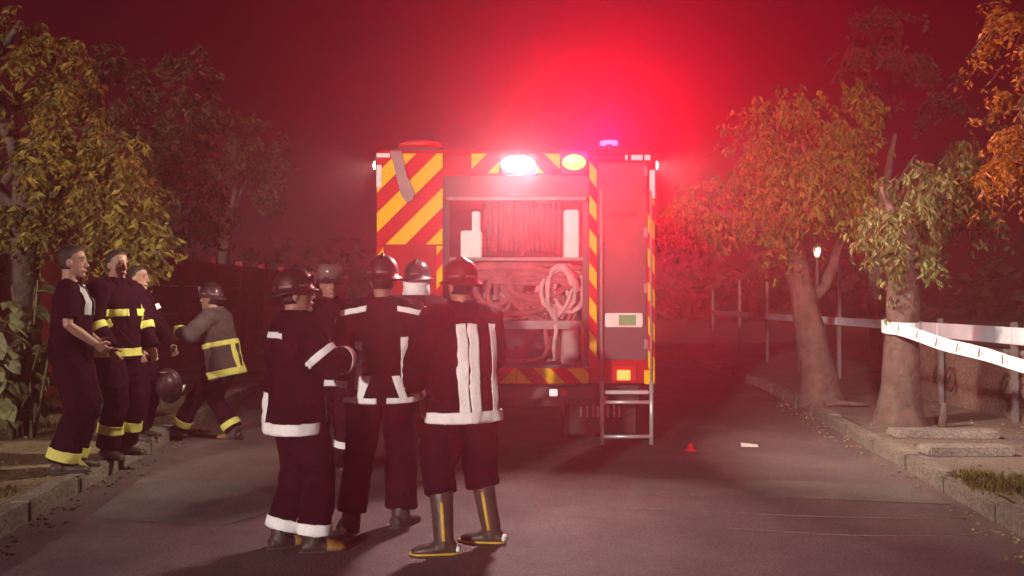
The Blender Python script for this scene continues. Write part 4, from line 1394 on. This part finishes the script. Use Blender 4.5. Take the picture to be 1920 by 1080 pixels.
# B: middle of the near group, back to us, elbows out
person('tall firefighter in the middle of the near group, back turned, elbows out', (-.845, 5.92, 0), 6, H=1.74, helmet='helmet',
       feet=((-.20, -.02, 20), (.12, .06, -35)), hands=((-.25, .20, .96), (.25, .20, .98)), seed=2.9, bulk=1.0,
       bands=[('h', .845, .88, [(170, 190)]), ('v', -.165, -.12, .93, 1.24, -1), ('v', .12, .165, .93, 1.27, -1), ('v', -.165, -.115, .87, 1.02, -1, .35), ('v', .115, .165, .87, 1.02, -1, -.35),
              ('s', -.26, -.10, 1.455, .035, -.20, -1), ('s', .10, .26, 1.455, .035, .20, -1), ('a', 0, 0, .80, 1.0), ('a', 1, 0, .86, 1.0), ('a', 0, 1, .0, .12), ('a', 0, 1, .72, .95)], hem=.83)
# C: right of the near group, back turned, yellow trimmed boots
person('firefighter with broad white stripes down the back and yellow trimmed boots', (-.30, 5.50, 0), 28, H=1.70, helmet='helmet_red', lean=.04,
       feet=((-.17, -.10, 66), (.20, .0, 52)), hands=((-.22, .24, 1.00), (.20, .27, 1.00)), head_yaw=5, seed=4.1, bulk=1.06,
       bands=[('h', .79, .855, []), ('v', -.10, -.037, .85, 1.39, -1), ('v', -.030, .035, .85, 1.39, -1), ('v', .125, .175, .85, 1.39, -1)], boot='boot_trim', trouser_end=.37, hem=.785, legs_bulk=1.12)
# D: facing the group from the far side
_, dd = person('firefighter facing the camera between two backs, raised visor, radio at the mouth', (-1.52, 7.55, 0), 205, H=1.74, helmet='helmet', shield=True,
       feet=((-.12, 0, 8), (.12, .03, -8)), hands=((-.10, .27, 1.30), (.30, .10, .85)), seed=5.7,
       bands=[('h', .80, .85, []), ('h', 1.12, 1.17, []), ('a', 1, 1, .6, .85), ('a', 0, 1, .5, .8)], ankle_band=(.20, .26, 'reflective'))
# E: seen between the two backs, white neck guard
person('firefighter glimpsed between two backs, square white flap below the helmet', (-.775, 7.42, 0), -8, H=1.77, helmet='helmet', neck_guard='reflective',
       feet=((-.11, 0, 10), (.11, .04, -10)), hands=((-.24, .22, 1.0), (.24, .20, .92)), seed=6.2,
       bands=[('h', .72, .785, []), ('s', -.18, .18, 1.40, .03, 0, -1), ('h', 1.08, 1.12, [])], hem=.71)
# walker on the left
person('firefighter striding left along the kerb, yellow bands on the jacket', (-3.06, 9.62, 0), 84, H=1.70, helmet='helmet', lean=.20, pelvis_drop=.07, cloth='turnout_tan', cloth2='turnout2',
       feet=((-.08, .48, 4), (.08, -.10, -4)), lift=(.03, .0), hands=((-.20, .42, 1.20), (.16, .34, 1.10)), head_pitch=-.12, seed=7.7, reflect='reflective_lime', bulk=1.05,
       bands=[('h', .70, .775, []), ('h', 1.03, 1.085, []), ('v', -.10, -.03, .75, 1.06, -1), ('v', .05, .13, .75, 1.06, -1), ('a', 0, 1, .62, .92), ('a', 1, 1, .62, .92), ('a', 1, 0, .5, .62)], ankle_band=(.05, .12, 'reflective_lime'), boot='boot_tan', hem=.69)
# standing men at far left
person('bareheaded man in a dark short sleeved shirt, hands at his belt', (-3.55, 7.30, VERGE), -72, H=1.80, outfit='shirt', cloth='tshirt', gloves=False,
       feet=((-.10, .0, 10), (.10, -.04, -10)), hands=((-.10, .17, 1.02), (.13, .19, 1.00)), head_yaw=-5, seed=8.8, ankle_band=(.01, .09, 'reflective_lime'), legs_bulk=1.10, trouser_end=.10,
       bands=[('v', -.13, -.06, 1.22, 1.46, 1, 'pale_cloth'), ('v', .06, .13, 1.22, 1.46, 1, 'pale_cloth')])
person('bareheaded man in a banded turnout jacket behind the short sleeved man', (-3.47, 7.95, VERGE), -110, H=1.80, gloves=False,
       feet=((-.10, .0, 10), (.11, .02, -10)), hands=((-.22, .18, .92), (.24, .16, .94)), head_yaw=-10, seed=9.9, reflect='reflective_lime',
       bands=[('h', 1.20, 1.26, [(345, 360), (0, 15)]), ('h', .86, .93, []), ('a', 0, 1, .1, .35), ('a', 1, 1, .1, .35)], ankle_band=(.13, .21, 'reflective_lime'), hem=.84, trouser_end=.11)
_, d3 = person('man mostly hidden behind the two bareheaded men, carrying a helmet', (-3.70, 8.95, VERGE), -95, H=1.70, gloves=False, cloth='tshirt',
       feet=((-.10, .0, 10), (.11, .02, -10)), hands=((-.24, .30, .84), (.28, .20, .80)), seed=11.1,
       bands=[('a', 1, 0, .35, .55), ('a', 0, 0, .35, .55)], hem=.84, trouser_end=.11)
# held helmet
hh = thing('helmet', 'dark helmet hanging from the hand of the half hidden man', 'helmet', (-3.42, 9.05, VERGE + .53))
HPx = lambda *p: Vector((0, 0, 0)) + Matrix.Rotation(R(100), 3, 'X') @ Vector(p) * 1.05
build_helmet(HPx, Matrix.Rotation(R(100), 3, 'X'), 1.05, M['helmet'], hh, 'reflective', False)
MB().tube([HPx(-.1, 0, .0), HPx(-.06, 0, -.13), HPx(.06, 0, -.13), HPx(.1, 0, .0)], .008, 6).build('chin_strap', M['truck_dark'], hh, True)
# radio in D's hand
rd = thing('radio', 'black handheld radio at the mouth of the firefighter facing the camera', 'radio', (0, 0, 0))
w = dd['wri'][0]
rz = R(205)
p = Matrix.Rotation(rz, 3, 'Z') @ w + Vector((-1.52, 7.55, 0))
rd.location = p + Vector((.03, -.07, .05))
rd.rotation_euler = (R(-12), 0, rz)
MB().box(-.028, .028, -.018, .018, -.07, .07, .006).build('radio_body', M['radio'], rd)
MB().tube([(.016, 0, .07), (.016, 0, .20)], .006, 6).build('antenna', M['radio'], rd, True)

# ================================================================== haze
hz = MB().box(-69, 69, -10, 110, -1.5, 9.0).build('haze', None)
tag(hz, kind='stuff')
hm = bpy.data.materials.new('haze_air')
hm.use_nodes = True
nt = hm.node_tree
nt.nodes.clear()
ho = nt.nodes.new('ShaderNodeOutputMaterial')
pv = nt.nodes.new('ShaderNodeVolumePrincipled')
pv.inputs['Color'].default_value = (0.97, 0.62, 0.72, 1)
pv.inputs['Density'].default_value = HAZE_DENSITY
pv.inputs['Anisotropy'].default_value = HAZE_G
nt.links.new(pv.outputs[0], ho.inputs['Volume'])
hz.data.materials.append(hm)
